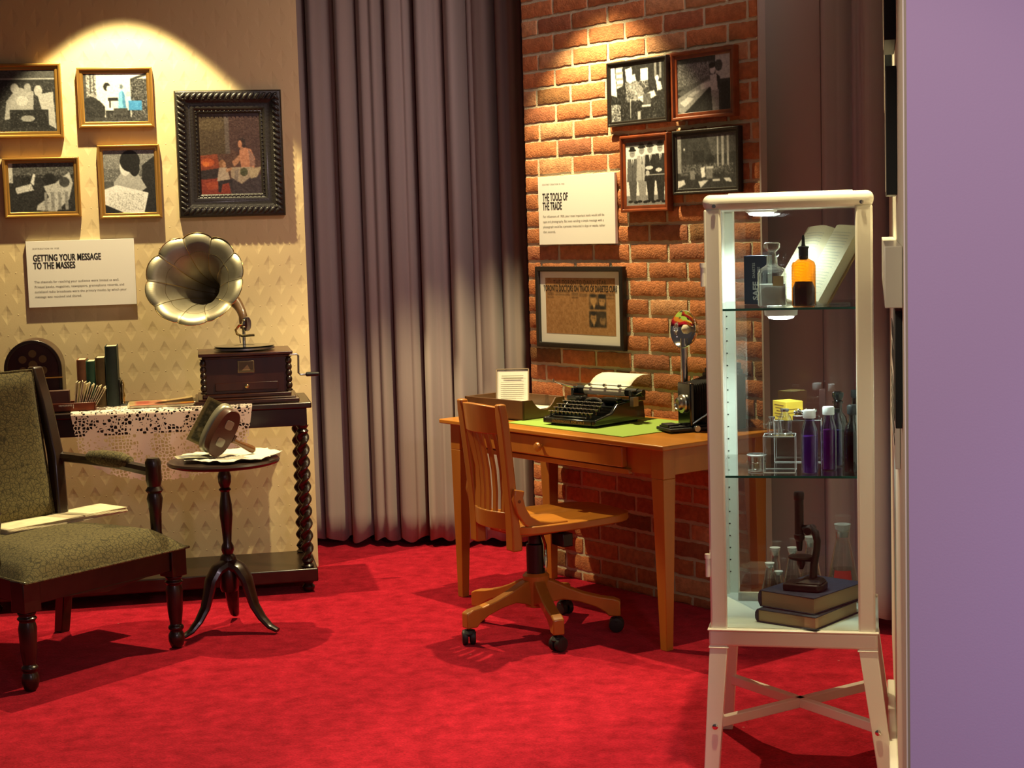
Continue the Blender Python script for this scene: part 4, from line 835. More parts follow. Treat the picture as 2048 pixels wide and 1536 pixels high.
# ================================================================== DESK
DZ = .74
dk = thing('desk', 'honey-coloured wooden desk with one long drawer in front of the brick wall', 'desk', DK.P(-.66, .295, 0), DK.a)
hl, hd = .66, .295
mb = MB(); mb.bx(-hl, hl, -hd, hd, DZ-.018, DZ); mb.build('desktop', M_PINEX, dk, bevel=.004)
mb = MB(); mb.bx(-hl+.05, hl-.05, -hd+.045, -hd+.06, DZ-.116, DZ-.018); mb.bx(-hl+.05, hl-.05, hd-.06, hd-.045, DZ-.116, DZ-.018)
mb.bx(-hl+.045, -hl+.06, -hd+.05, hd-.05, DZ-.116, DZ-.018); mb.bx(hl-.06, hl-.045, -hd+.05, hd-.05, DZ-.116, DZ-.018); mb.build('apron', M_PINE, dk, bevel=.002)
for sx_ in (-1, 1):
    for sy in (-1, 1):
        xo, yo = sx_*(hl-.033), sy*(hd-.033); xi, yi = sx_*(hl-.095), sy*(hd-.092)
        xb, yb = sx_*(hl-.073), sy*(hd-.072); xa, ya = sx_*(hl-.040), sy*(hd-.040)
        mb = MB(); mb.frustum(0, DZ-.125, (min(xa, xb), max(xa, xb), min(ya, yb), max(ya, yb)), (min(xo, xi), max(xo, xi), min(yo, yi), max(yo, yi)))
        mb.bx(min(xo, xi), max(xo, xi), min(yo, yi), max(yo, yi), DZ-.125, DZ-.018); mb.build('leg', M_PINE, dk, bevel=.002)
mb = MB(); mb.bx(-.42, .43, -hd+.018, -hd+.045, DZ-.098, DZ-.024); dr = mb.build('drawer', M_PINE, dk, bevel=.004)
mb = MB(); mb.lathe([(.007, 0), (.008, .012), (.016, .018), (.018, .026), (.015, .033), (.0001, .036)], 20, Matrix.Translation((-.018, -hd+.019, DZ-.06)) @ Matrix.Rotation(math.pi/2, 4, 'X')); mb.build('knob', M_PINE, dr)
mb = MB(); mb.bx(-.44, .45, -hd+.03, -hd+.05, DZ-.122, DZ-.104); mb.build('drawer_rail', M_PINE, dk, bevel=.002)
# blotter
def onDesk(u, v, z=0): return DK.P(u, v, DZ+.0005+z)
t = thing('desk_blotter', 'flat green blotter covering the middle of the wooden desk', 'blotter', onDesk(-.62, .32), DK.a)
mb = MB(); mb.add([(-.36, -.235, 0), (.335, -.245, 0), (.335, .215, 0), (-.36, .225, 0), (-.36, -.235, .0025), (.335, -.245, .0025), (.335, .215, .0025), (-.36, .225, .0025)], [(0, 3, 2, 1), (4, 5, 6, 7), (0, 1, 5, 4), (1, 2, 6, 5), (2, 3, 7, 6), (3, 0, 4, 7)]); mb.build('sheet', M_GREEN, t, smooth=False)
# wooden tray and the sign standing in it
p = FLOORPT(1047, 841, DZ+.004); A_ = math.atan2(-.747, .665)
TR = thing('desk_tray', 'brown wooden letter tray with a dipped side at the left end of the desk', 'tray', (p.x, p.y, DZ+.0035), A_)
M_TRAY = mat('tray_brown', (.10, .042, .014), .4, coat=.2, var=.2)
mb = MB(); mb.bx(-.36, 0, 0, .23, 0, .006); mb.bx(-.36, 0, 0, .008, 0, .078); mb.bx(-.36, 0, .222, .23, 0, .078); mb.bx(-.36, -.352, 0, .23, 0, .078)
pr = [(0, 0), (0, .078), (.05, .078)] + [(.05+.13*i/10, .078-.045*math.sin(math.pi*i/10)**.8) for i in range(1, 10)] + [(.18, .078), (.23, .078), (.23, 0)]
mb.prism(pr, -.008, 0, 'x'); mb.build('box', M_TRAY, TR, bevel=.0015)
t = thing('letter_paper', 'white papers lying inside the brown wooden tray', 'paper', TR.location, A_)
t.location = Vector((p.x, p.y, DZ+.0035)); mb = MB()
for i in range(4): mb.grid(lambda a, b, i=i: (-.34+.325*a, .015+.2*b, .008+.008*i + .004*a*a), 6, 3)
mb.build('sheets', M_WHITEP, t, fix=False, solid=.0012)
s0 = FLOORPT(1013, 806, DZ+.075); 
t = thing('sign_holder', 'clear acrylic stand with a small printed card standing in the wooden tray', 'sign', (0, 0, 0), 0)
t.location = (-.0, 6.62, DZ+.045); t.rotation_euler = (math.radians(-16), 0, -.10)
mb = MB(); mb.bx(-.068, .068, .003, .0055, 0, .150); mb.bx(-.068, .068, -.0045, .0055, .150, .153); mb.build('acrylic', M_THIN, t, smooth=False)
mb = MB(); mb.bx(-.068, -.064, -.005, .006, 0, .153); mb.bx(.064, .068, -.005, .006, 0, .153); mb.bx(-.068, .068, -.005, .006, .150, .153); mb.build('edge', mat('acrylic_edge', (.34, .26, .18), .3, coat=.5), t, smooth=False)
mb = MB(); mb.bx(-.063, .063, -.0015, .002, .004, .145); cdp = mb.build('card', M_WHITEP, t, smooth=False)
mb = MB()
for i, s_ in enumerate(['LISTEN TO THE PRONOUNCED', 'AUTHOR OF MUSICAL']):
    pass
rnd = random.Random(8); words = 0
for i in range(2): mb.bx(-.045+.008*i, .045-.008*i, -.0055, -.0047, .121-.009*i, .124-.009*i)
for i in range(9): mb.bx(-.048, .048-.03*(i == 8)-rnd.uniform(0, .006), -.0055, -.0047, .096-.0085*i, .0972-.0085*i)
mb.build('printed_lines', mat('soft_ink', (.30, .28, .20), .8), cdp, smooth=False)

# ---- typewriter
TW = thing('typewriter', 'black portable typewriter with a sheet of paper on the green blotter', 'typewriter', (.116, 6.288, DZ+.003), -.765)
mb = MB()
mb.bx(0, .27, 0, .30, .008, .030)                                              # tray
mb.prism([(0, .008), (.012, .03), (.30, .105), (.30, .008)][:0] or [(0, .01), (0, .03), (.10, .048), (.135, .082), (.29, .090), (.30, .01)], 0, .018, 'x')
mb.prism([(0, .01), (0, .03), (.10, .048), (.135, .082), (.29, .090), (.30, .01)], .252, .27, 'x')
mb.bx(.018, .252, .13, .145, .03, .07); mb.bx(.018, .252, .275, .30, .01, .085)
mb.build('body', M_BLKGL, TW, bevel=.004)
for fx in (.03, .24):
    for fy in (.03, .27): mb = MB(); mb.lathe([(.009, 0), (.011, .008)], 12, Matrix.Translation((fx, fy, 0))); mb.build('foot', M_RUBBER, TW)
mb = MB(); mb.bx(.02, .25, -.004, .001, .010, .028); np_ = mb.build('front_plate', M_BLKGL, TW, bevel=.001)
mb = MB(); mb.text('UNDERWOOD PORTABLE', .013, .135, -.0048, .0145, 1.0, .006, 'CENTER', sp=1.1); mb.build('gold_lettering', mat('gold_lettering', (.40, .20, .06), .4, .6), np_, smooth=False, fix=False)
key0 = None
rows = [(.020, .040, 11, .025), (.045, .052, 11, .030), (.070, .063, 11, .024), (.095, .073, 10, .032)]
kb = MB(); kb.lathe([(.0035, -.018), (.0035, -.004)], 6); kb.lathe([(.0075, -.004), (.0088, 0), (.0088, .0015), (.0072, .003), (.0001, .0032)], 12)
for (ky, kz, n_, kx0) in rows:
    for i in range(n_):
        if key0 is None: key0 = kb.build('key', M_BLKGL, TW); k_ = key0
        else: k_ = key0.copy(); COL.objects.link(k_); k_.parent = TW
        k_.location = (kx0 + i*.0205, ky, kz+.012)
rk = MB(); rk.lathe([(.0078, .0016), (.0092, .0016), (.0092, .0030), (.0078, .0032)], 12, cap=False)
r0 = None
for k_ in [c for c in bpy.data.objects if c.parent == TW and c.name.startswith('key')]:
    if r0 is None: r0 = rk.build('key_rim', mat('nickel_rim', (.8, .77, .66), .35, .8), k_, fix=False)
    else: r1 = r0.copy(); COL.objects.link(r1); r1.parent = k_
mb = MB(); mb.bx(.05, .22, .004, .014, .034, .040); mb.build('space_bar', M_BLKGL, TW, bevel=.003)
# type basket: fan of bars and a ring
mb = MB(); arc = [(.135-.062*math.cos(math.pi*i/16), .128+.028*math.sin(math.pi*i/16)*0 + .02, .050+.046*math.sin(math.pi*i/16)) for i in range(17)]
mb.tube(arc, .005, 6); mb.tube([(a*1.0 if 0 else .135+(a-.135)*.72, b+.012, .048+(c-.05)*.72) for a, b, c in arc], .0028, 6)
for i in range(1, 16):
    a, b, c = arc[i]; mb.cyl((.135, .19, .044), (a, b+.004, c), .0011, n=5)
mb.build('type_basket', M_STEEL, TW)
mb = MB(); mb.bx(.02, .25, .150, .160, .080, .096); mb.bx(.005, .085, .135, .170, .084, .102); mb.bx(.185, .265, .135, .170, .084, .102); mb.build('ribbon_cover', M_BLKGL, TW, bevel=.004)
cg = MB(); cg.bx(-.01, .30, .185, .262, .085, .094); cg.bx(-.012, .004, .18, .265, .085, .128); cg.bx(.286, .302, .18, .265, .085, .128); cg.build('carriage', M_BLKGL, TW, bevel=.003)
mb = MB(); mb.cyl((-.008, .222, .118), (.298, .222, .118), .0165, n=24); pl_ = mb.build('platen', M_RUBBER, TW)
for a, b in ((-.034, -.01), (.300, .326)): mb = MB(); mb.cyl((a, .222, .118), (b, .222, .118), .014, n=18); mb.build('platen_knob', M_BLACK, pl_, bevel=.002)
mb = MB(); mb.cyl((.0, .205, .142), (.29, .205, .142), .0018, n=8)
for x_ in (.07, .145, .22): mb.cyl((x_-.006, .205, .142), (x_+.006, .205, .142), .0062, n=14)
mb.build('paper_bail', M_STEEL, TW)
mb = MB(); mb.tube([(-.015, .2, .128), (-.05, .19, .135), (-.105, .185, .146), (-.108, .185, .158)], .0028, 8); mb.build('return_lever', M_CHROME, TW)
mb = MB(); mb.tube([(.30, .20, .11), (.335, .20, .125)], .002, 6); mb.bx(.300, .318, .17, .20, .07, .105); mb.build('release_lever', M_STEEL, TW)
t = thing('typing_paper', 'cream sheet of paper rolled into the black typewriter', 'paper', TW.location, 0); t.location = (.116, 6.288, DZ+.003); t.rotation_euler = (0, 0, -.765)
pp = []
for i in range(12):
    th = math.radians(-60 + 150*i/11); pp.append((.222-.0185*math.cos(th), .118+.0185*math.sin(th)))
pp += [(.245, .143), (.262, .158), (.285, .170), (.320, .178), (.36, .176)]
mb = MB(); mb.grid(lambda a, b: (.035+.21*a, *(lambda k: (pp[int(k)][0]*(1-k % 1)+pp[min(int(k)+1, len(pp)-1)][0]*(k % 1), pp[int(k)][1]*(1-k % 1)+pp[min(int(k)+1, len(pp)-1)][1]*(k % 1)))(b*(len(pp)-1)*.9999)), 6, 48); mb.build('sheet', M_WHITEP, t, fix=False, ang=80, solid=.0006)

# ---- press camera with flash
PC = thing('press_camera', 'black folding bellows press camera with drop bed at the right end of the desk', 'camera', (.745, 6.03, DZ+.002), math.radians(201))
mb = MB(); mb.bx(-.10, 0, -.080, .080, 0, .205); mb.bx(-.095, -.005, -.072, .072, .205, .222); mb.build('body', M_LEATH, PC, bevel=.006)
mb = MB(); mb.bx(-.09, -.02, .0, .065, .222, .245); mb.bx(-.03, .03, .02, .04, .222, .232); mb.build('viewfinder', M_BLACK, PC, bevel=.003)
mb = MB(); mb.bx(0, .205, -.060, .060, .004, .016); mb.bx(.02, .20, -.045, -.033, .016, .023); mb.bx(.02, .20, .033, .045, .016, .023); mb.bx(.155, .20, -.03, .03, .016, .03); bed = mb.build('drop_bed', M_LEATH, PC, bevel=.003)
mb = MB(); mb.cyl((.10, .060, .012), (.10, .074, .012), .012, n=20); mb.build('focus_knob', M_STEEL, bed, bevel=.001)
mb = MB(); mb.bx(.10, .118, -.052, .052, .018, .178); fs_ = mb.build('front_standard', M_BLKGL, PC, bevel=.005)
mb = MB(); mb.lathe([(.034, 0), (.036, .006), (.034, .012), (.024, .014), (.024, .026), (.020, .030), (.018, .024), (.0001, .020)], 28, Matrix.Translation((.118, 0, .10)) @ Matrix.Rotation(math.pi/2, 4, 'Y')); mb.build('lens', M_STEEL, fs_)
mb = MB()
for s_ in (-1, 1): mb.tube([(.0, s_*.066, .11), (.06, s_*.064, .06), (.11, s_*.055, .03)], .004, 6)
mb.build('bed_strut', M_STEEL, PC)
mb = MB(); n = 11; vs = []; fs = []
for j in range(2*n+1):
    f = j/(2*n); w2 = .068-.026*f; zc_ = .105; h2 = .088-.020*f; k = .008 if j % 2 else 0; x_ = .002+.098*f
    vs += [(x_, -w2+k, zc_-h2+k), (x_, w2-k, zc_-h2+k), (x_, w2-k, zc_+h2-k), (x_, -w2+k, zc_+h2-k)]
for j in range(2*n): fs += [(4*j+i, 4*j+(i+1) % 4, 4*j+4+(i+1) % 4, 4*j+4+i) for i in range(4)]
mb.add(vs, fs); mb.build('bellows', M_LEATH, PC, fix=False, ang=10)
mb = MB(); mb.cyl((.063, -.098, .10), (.063, -.098, .335), .014, n=20); fh = mb.build('flash_tube', M_CHROME, PC)
mb = MB(); mb.bx(.04, .10, -.084, -.078, .12, .16); mb.bx(.06, .09, -.10, -.08, .13, .15); mb.build('bracket', M_STEEL, PC)
DM = Matrix.Translation((.050, -.098, .368)) @ Matrix.Rotation(math.radians(14), 4, 'Z') @ Matrix.Rotation(math.radians(84), 4, 'Y')
mb = MB(); mb.lathe([(.012, -.036), (.028, -.030), (.048, -.016), (.062, .0), (.070, .018), (.072, .019), (.071, .0205), (.0685, .019), (.060, .001), (.046, -.014), (.026, -.027), (.010, -.033), (.0001, -.033)], 40, DM); fr_ = mb.build('flash_reflector', M_CHROME, fh, fix=False)
mb = MB(); mb.lathe([(.009, -.033), (.009, -.02), (.012, -.014), (.0185, 0), (.017, .012), (.009, .020), (.0001, .022)], 20, DM); mb.build('bulb', mat('flash_bulb', (.62, .58, .45), .12, coat=.6), fh)

# ================================================================== SWIVEL CHAIR (local x = forward, towards the desk)
SC = thing('swivel_chair', 'honey-coloured wooden swivel chair with slatted back and five castors, at the desk', 'chair', (.069, 5.968, 0), math.radians(31))
mb = MB(); mb.lathe([(.030, .098), (.042, .102), (.045, .17), (.050, .20), (.050, .218), (.040, .228)], 28); mb.build('hub', M_PINE, SC)
mb = MB(); mb.lathe([(.034, .225), (.034, .335), (.026, .34), (.026, .385)], 24); mb.build('gas_column', M_BLACK, SC)
mb = MB(); mb.bx(-.06, .10, -.055, .055, .375, .397); mb.bx(.04, .085, -.13, -.05, .335, .385); mb.build('tilt_mechanism', M_BLACK, SC, bevel=.004)
mb = MB(); mb.tube([(.0, -.05, .375), (-.01, -.085, .345), (-.018, -.10, .29), (-.02, -.10, .265)], [.006, .007, .008, .007], 10); mb.build('height_lever', M_CHROME, SC)
for k in range(5):
    a = math.radians(211.5 + 72*k - 31); T = Matrix.Rotation(a, 4, 'Z')
    top = [(.030, .205), (.06, .200), (.12, .172), (.18, .150), (.24, .135), (.290, .128), (.312, .118)]
    bot = [(.312, .062), (.268, .062), (.255, .078), (.22, .098), (.16, .118), (.10, .128), (.06, .118), (.030, .104)]
    mb = MB(); mb.prism(top+bot, -.021, .021, 'y', T); lg = mb.build('leg', M_PINE, SC, bevel=.005)
    cs = MB(); c_ = T @ Vector((.296, 0, 0))
    wa = a + 1.1 + k
    W = Matrix.Translation((c_.x, c_.y, .028)) @ Matrix.Rotation(wa, 4, 'Z')
    for s_ in (-1, 1): cs.lathe([(.018, -.011), (.026, -.009), (.028, -.004), (.028, .004), (.026, .009), (.018, .011)], 20, W @ Matrix.Translation((0, s_*.014, 0)) @ Matrix.Rotation(math.pi/2, 4, 'X'))
    cs.lathe([(.026, 0), (.027, .004), (.020, .014)], 16, W @ Matrix.Translation((0, 0, .012))); cs.lathe([(.006, .03), (.006, .066)], 10, Matrix.Translation((c_.x, c_.y, 0)))
    cs.build('castor', M_RUBBER, lg)
mb = MB()
def seatf(i, j, top=True):
    x = -.165 + .50*i; t_ = 2*j-1; hw = .180 + .022*math.sin(math.pi*min(1, i*1.1)); e = max(abs(2*i-1), 0)
    if i > .85: hw -= .05*((i-.85)/.15)**2
    if i < .1: hw -= .03*((.1-i)/.1)**2
    z = .440 - .012*math.exp(-((abs(t_)-.45)/.3)**2)*math.exp(-((i-.35)/.35)**2) if top else .405
    return (x + (.012*(1-t_*t_) if i > .9 else 0), hw*t_, z if top else .405 + .006*abs(t_))
ns = 24
g0 = len(mb.v); mb.grid(lambda i, j: seatf(i, j), ns, ns); g1 = len(mb.v); mb.grid(lambda i, j: seatf(i, j, False), ns, ns)
def ringi(o_): return [o_+i for i in range(ns+1)] + [o_+(ns+1)*j+ns for j in range(1, ns+1)] + [o_+(ns+1)*ns+i for i in range(ns-1, -1, -1)] + [o_+(ns+1)*j for j in range(ns-1, 0, -1)]
ra, rb = ringi(g0), ringi(g1); m_ = len(ra)
for i in range(m_): mb.f.append((ra[i], ra[(i+1) % m_], rb[(i+1) % m_], rb[i])); mb.c.append(None)
mb.build('seat', M_PINEX, SC, bevel=.004)
mb = MB(); mb.bx(-.14, .26, -.03-.09, .09, .392, .406); mb.build('seat_cleat', M_PINE, SC, bevel=.003)
BH = .130
def bkx(z): return -.178 - .12*max(0, (z-.42))**1.35 + (.03 if z < .42 else 0)*0
def curve(yn): return -.035*(1-yn*yn)
for sy in (-1, 1):
    mb = MB(); vs = []; zz = [.350, .40, .46, .54, .62, .70, .78, .84, .872, .885]
    for z in zz:
        wv = .026 if z < .5 else .022; wx = .022 if z > .45 else .03; y = sy*(BH - .0 + .02*max(0, (z-.5)))
        top = -.0 if z < .87 else .006
        x = bkx(z); vs += [(x-.011, y-wv+top, z), (x+wx, y-wv+top, z), (x+wx, y+wv-top, z), (x-.011, y+wv-top, z)]
    fs = [(4*k+i, 4*k+(i+1) % 4, 4*k+4+(i+1) % 4, 4*k+4+i) for k in range(len(zz)-1) for i in range(4)] + [(0, 1, 2, 3), tuple(4*(len(zz)-1)+i for i in range(4))]
    mb.add(vs, fs); mb.build('back_post', M_PINE, SC, bevel=.006)
def band(z0, z1, th, name, arch_=0, n=18, hw=BH):
    vs = []; fs = []
    for i in range(n+1):
        yn = -1+2*i/n; y = yn*hw; zt = z1 + arch_*(1-yn*yn)
        for (z, dx) in ((z0, 0), (z0, th), (zt, th), (zt, 0)): vs.append((bkx(z)+curve(yn)+dx, y, z))
    for i in range(n): fs += [(4*i+k, 4*i+(k+1) % 4, 4*i+4+(k+1) % 4, 4*i+4+k) for k in range(4)]
    fs += [(0, 1, 2, 3), tuple(4*n+k for k in range(4))]
    b_ = MB(); b_.add(vs, fs); return b_.build(name, M_PINE, SC, bevel=.003)
band(.775, .872, .020, 'crest_rail', .010); band(.425, .49, .022, 'lower_rail')
for k in range(6):
    yn = -1+2*(k+1)/7; y = yn*BH; vs = []
    for z in (.485, .56, .64, .72, .78):
        x = bkx(z)+curve(yn)+.005 + .012*math.sin((z-.48)/.3*math.pi); vs += [(x, y-.013, z), (x+.009, y-.013, z), (x+.009, y+.013, z), (x, y+.013, z)]
    mb = MB(); mb.add(vs, [(4*q+i, 4*q+(i+1) % 4, 4*q+4+(i+1) % 4, 4*q+4+i) for q in range(4) for i in range(4)] + [(0, 1, 2, 3), (16, 17, 18, 19)]); mb.build('slat', M_PINE, SC, bevel=.002)
for sy in (-1, 1):
    pth = [(-.165, .575), (-.172, .545), (-.160, .50), (-.135, .462), (-.09, .435), (-.03, .425), (.035, .424)]; yo = sy*(BH+.040)
    outl = []; inn = []
    for i, (x, z) in enumerate(pth):
        a, b = pth[max(0, i-1)], pth[min(len(pth)-1, i+1)]; tx, tz = b[0]-a[0], b[1]-a[1]; l_ = math.hypot(tx, tz); nx, nz = tz/l_, -tx/l_; w2 = .020
        outl.append((x+nx*w2, z+nz*w2)); inn.append((x-nx*w2, z-nz*w2))
    mb = MB(); y1, y0 = sorted((sy*(BH+.024), sy*(BH+.046))); mb.prism(outl+inn[::-1], y1, y0, 'y'); br_ = mb.build('side_bracket', M_PINE, SC, bevel=.004)
    mb = MB()
    for (x, z) in ((-.170, .535), (-.03, .425), (.02, .424)): mb.cyl((x, sy*(BH+.046), z), (x, sy*(BH+.048), z), .006, n=12)
    mb.build('wood_plug', mat('plug_dark', (.2, .06, .01), .5), br_)

# ================================================================== GLASS CABINET (u right, v away, z up in its own frame)
CW, CD = .435, .45
cab = thing('display_cabinet', 'cream metal display cabinet with glass sides and crossed leg braces', 'cabinet', CB.o, CB.a)
for (ux, vy) in ((0, 0), (CW-.045, 0), (0, CD-.045), (CW-.045, CD-.045)):
    mb = MB(); 
    if vy == 0: mb.bx(ux, ux+.045, 0, .018, .41, 1.54); mb.bx(ux if ux == 0 else ux+.027, ux+.018 if ux == 0 else ux+.045, .018, .045, .41, 1.54)
    else: mb.bx(ux, ux+.045, CD-.018, CD, .41, 1.54); mb.bx(ux if ux == 0 else ux+.027, ux+.018 if ux == 0 else ux+.045, CD-.045, CD-.018, .41, 1.54)
    mb.build('corner_post', M_ENAMEL, cab, bevel=.006, seg=3)
    su, sv = (-1 if ux == 0 else 1), (-1 if vy == 0 else 1)
    a0, a1, b0, b1 = ux-.003*(su < 0), ux+.045+.003*(su > 0), vy-.003*(sv < 0), vy+.045+.003*(sv > 0)
    du, dv_ = (.020 if su < 0 else .046)*su, .030*sv
    mb = MB(); mb.frustum(0, .372, (a0+du+(0 if su < 0 else .008), a1+du-(.008 if su < 0 else 0), b0+dv_, b1+dv_-.006), (a0, a1, b0, b1)); mb.bx(a0-.003, a1+.003, b0-.003, b1+.003, .362, .3665); lg = mb.build('leg', M_ENAMEL, cab, bevel=.003, seg=3)
    if vy == 0: mb = MB(); mb.lathe([(.008, 0), (.008, .003), (.005, .005), (.0001, .005)], 14, Matrix.Translation((ux+.022+du*.58, vy-.003+dv_*.6-.003, .152)) @ Matrix.Rotation(math.pi/2, 4, 'X')); mb.build('bolt', M_CHROME, lg)
_q = [(.012, .006), (CW+.006, .006), (.012, CD-.006), (CW+.006, CD-.006)]
for (a, b), dz in (((_q[0], _q[3]), 0), ((_q[2], _q[1]), .0)):
    d = Vector((b[0]-a[0], b[1]-a[1], 0)); mb = MB(); mb.box(((a[0]+b[0])/2, (a[1]+b[1])/2, .155+dz), (d.length, .024, .026), rot=(0, 0, math.atan2(d.y, d.x))); mb.build('cross_brace', M_ENAMEL, cab, bevel=.002)
mb = MB(); mb.bx(-.003, CW+.003, -.003, CD+.003, 1.535, 1.577); mb.build('top_panel', M_ENAMEL, cab, bevel=.019, seg=5)
mb = MB(); mb.bx(.06, CW-.05, .06, CD-.06, 1.574, 1.580); mb.build('top_plate', M_ENAMEL, cab, bevel=.002)
mb = MB(); mb.bx(-.005, CW+.005, -.005, CD+.005, .368, .412); mb.build('bottom_rail', M_ENAMEL, cab, bevel=.007, seg=3)
mb = MB(); mb.bx(-.008, CW+.008, -.008, CD+.008, .4105, .4155); mb.build('rail_lip', M_ENAMEL, cab, bevel=.002)
mb = MB(); mb.bx(.01, CW-.01, .01, CD-.01, .405, .418); mb.build('cabinet_floor', M_MINT, cab)
for ux, zz in ((.028, 1.547), (CW-.028, 1.547)): mb = MB(); mb.lathe([(.006, 0), (.005, .003), (.0001, .0035)], 14, Matrix.Translation((ux, -.003, zz)) @ Matrix.Rotation(math.pi/2, 4, 'X')); mb.build('screw', M_CHROME, cab)
for zz in (1.365, .585):
    mb = MB(); mb.cyl((-.005, .002, zz-.028), (-.005, .002, zz+.022), .006, n=12); mb.cyl((-.005, .002, zz+.022), (-.005, .002, zz+.034), .0078, n=12); mb.build('hinge', M_ENAMEL, cab)
# slotted shelf rail inside the rear left corner
mb = MB(); mb.bx(.0, .042, CD-.024, CD-.019, .418, 1.53); sr = mb.build('slotted_rail', M_MINT, cab, bevel=.001)
mb = MB(); z = .48
while z < 1.25: mb.bx(.008, .022, CD-.0252, CD-.0236, z, z+.003); z += .0358
mb.build('slots', M_BLACK, sr, smooth=False)
mb = MB(); mb.bx(.045, .050, .05, CD-.05, .42, 1.53) if False else mb.bx(.0, .006, CD-.05, CD-.046, .42, 1.53); mb.build('door_edge', M_MINT, cab, smooth=False)
for nm, (a, b, c_, d_) in {'glass_side': (.04, CW-.04, .008, .010), 'glass_rear': (.04, CW-.04, CD-.010, CD-.008), 'glass_door': (.008, .010, .04, CD-.04), 'glass_right': (CW-.010, CW-.008, .04, CD-.04)}.items():
    mb = MB(); 
    if b-a > .1: y_ = (c_+d_)/2; mb.add([(a, y_, .41), (b, y_, .41), (b, y_, 1.54), (a, y_, 1.54)], [(0, 1, 2, 3)])
    else: x_ = (a+b)/2; mb.add([(x_, c_, .41), (x_, d_, .41), (x_, d_, 1.54), (x_, c_, 1.54)], [(0, 1, 2, 3)])
    mb.build(nm, M_GLASS, cab, smooth=False)
SH1, SH2, SH0 = 1.276, .829, .4185
for zs in (SH1, SH2):
    mb = MB(); mb.bx(.019, CW-.019, .020, CD-.026, zs-.006, zs); gs = mb.build('glass_shelf', M_THIN, cab, smooth=False)
    mb = MB(); mb.bx(.019, CW-.019, .0185, .0198, zs-.006, zs); mb.build('shelf_edge', M_EDGE, gs, smooth=False)

def CP(px, py, v): return CB.uz(px, py, v)[0]
def cthing(name, label, cat, px, py, v, z, rz=0, group=None): return thing(name, label, cat, CB.P(CP(px, py, v), v, z+.0006), CB.a+rz, group)
# LED puck lights
M_LED = mat('led_lens', (.95, 1.0, .97), .5, emit=14)
for (px, py, v, z, lab, en) in ((1562, 632, .13, SH1-.0065, 'round white puck light glowing under the upper glass shelf', 11), (1522, 418, .27, 1.5495, 'round puck light under the cabinet top above the open book', 9)):
    t = thing('puck_light', lab, 'light', CB.P(CP(px, py, v), v, z), CB.a)
    mb = MB(); mb.lathe([(.044, -.001), (.045, -.006), (.044, -.018), (.036, -.022)], 36); mb.build('housing', M_ENAMEL, t)
    mb = MB(); mb.lathe([(.036, -.021), (.033, -.0265), (.02, -.030), (.0001, -.031)], 32); mb.build('lens', M_LED, t)
    spot('puck_lamp', CB.P(CP(px, py, v), v, z-.036), CB.P(CP(px, py, v)+.05, v, z-1), en, (.80, 1.0, .93), 150, .5, .03)

def bottle(name, label, cat, px, py, v, z, prof, m, cap=None, capm=None, n=28, sq=None, liquid=None, liqm=None, rz=0, capname='cap'):
    t = cthing(name, label, cat, px, py, v, z, rz)
    mb = MB(); mb.lathe(prof, n, sq=sq); mb.build('glass', m, t, ang=60)
    if liquid: mb = MB(); mb.lathe(liquid, n, sq=sq); mb.build('contents', liqm, t, ang=50)
    if cap: mb = MB(); mb.lathe(cap, n); mb.build(capname, capm, t, ang=45)
    return t
K = 1.36e-3
M_POWD = mat('white_powder', (.62, .60, .56), .9, bump=.4, bscale=90)
M_LABEL = mat('cream_label', (.52, .42, .20), .8)
M_CAPW = mat('white_plastic', (.80, .80, .78), .4); M_CORK = mat('white_stopper', (.70, .69, .64), .6)
# upper shelf
t = cthing('medicine_box', 'dark blue box lettered SAFE standing on the upper glass shelf', 'box', 1517, 618, .24, SH1, -.25)
mb = MB(); mb.bx(-.034, .034, -.02, .02, 0, .134); mb.build('carton', mat('navy_card', (.006, .014, .042), .5), t, bevel=.001)
R90 = Matrix.Rotation(-math.pi/2, 4, 'Y')
mb = MB(); T_ = Matrix.Translation((.006, -.0206, .012)) @ R90; mb.text('SAFE', .021, 0, 0, 0, 1.15, .03, M=T_); T_ = Matrix.Translation((-.002, -.0206, .072)) @ R90; mb.text('DIABETES', .0105, 0, 0, 0, .95, .0, M=T_); T_ = Matrix.Translation((.012, -.0206, .078)) @ R90; mb.text('CURE', .0105, 0, 0, 0, .95, .0, M=T_)
mb.build('lettering', mat('pale_lettering', (.50, .52, .50), .6), t, smooth=False, fix=False)
t = bottle('apothecary_bottle', 'clear square bottle of white powder with flat glass stopper', 'bottle', 1545, 617, .09, SH1, [(.034, 0), (.038, .004), (.038, .088), (.034, .100), (.020, .108), (.014, .113), (.014, .132), (.019, .135), (.019, .139), (.013, .139)], M_THIN,
       [(.009, .110), (.011, .136), (.010, .145), (.021, .155), (.022, .168), (.018, .171), (.0001, .171)], M_THIN, sq=4, liquid=[(.0001, .003), (.035, .004), (.0355, .050), (.034, .060), (.02, .056), (.0001, .060)], liqm=M_POWD, capname='stopper')
mb = MB(); mb.bx(.004, .032, -.0392, -.0384, .056, .082); mb.build('label', M_LABEL, t, smooth=False)
t = bottle('dropper_bottle', 'amber bottle with black dropper stopper on the upper glass shelf', 'bottle', 1608, 613, .055, SH1, [(.028, 0), (.0315, .004), (.0315, .108), (.028, .118), (.018, .124), (.012, .127), (.012, .134)], M_AMBER,
       [(.0105, .124), (.0125, .128), (.0125, .152), (.0145, .155), (.0145, .158), (.006, .160), (.0045, .165), (.004, .182), (.0025, .188), (.0001, .189)], M_RUBBER, sq=3.2, liquid=[(.0001, .002), (.029, .003), (.029, .050), (.022, .066), (.010, .058), (.0001, .050)], liqm=mat('dark_syrup', (.03, .010, .003), .4), capname='stopper')
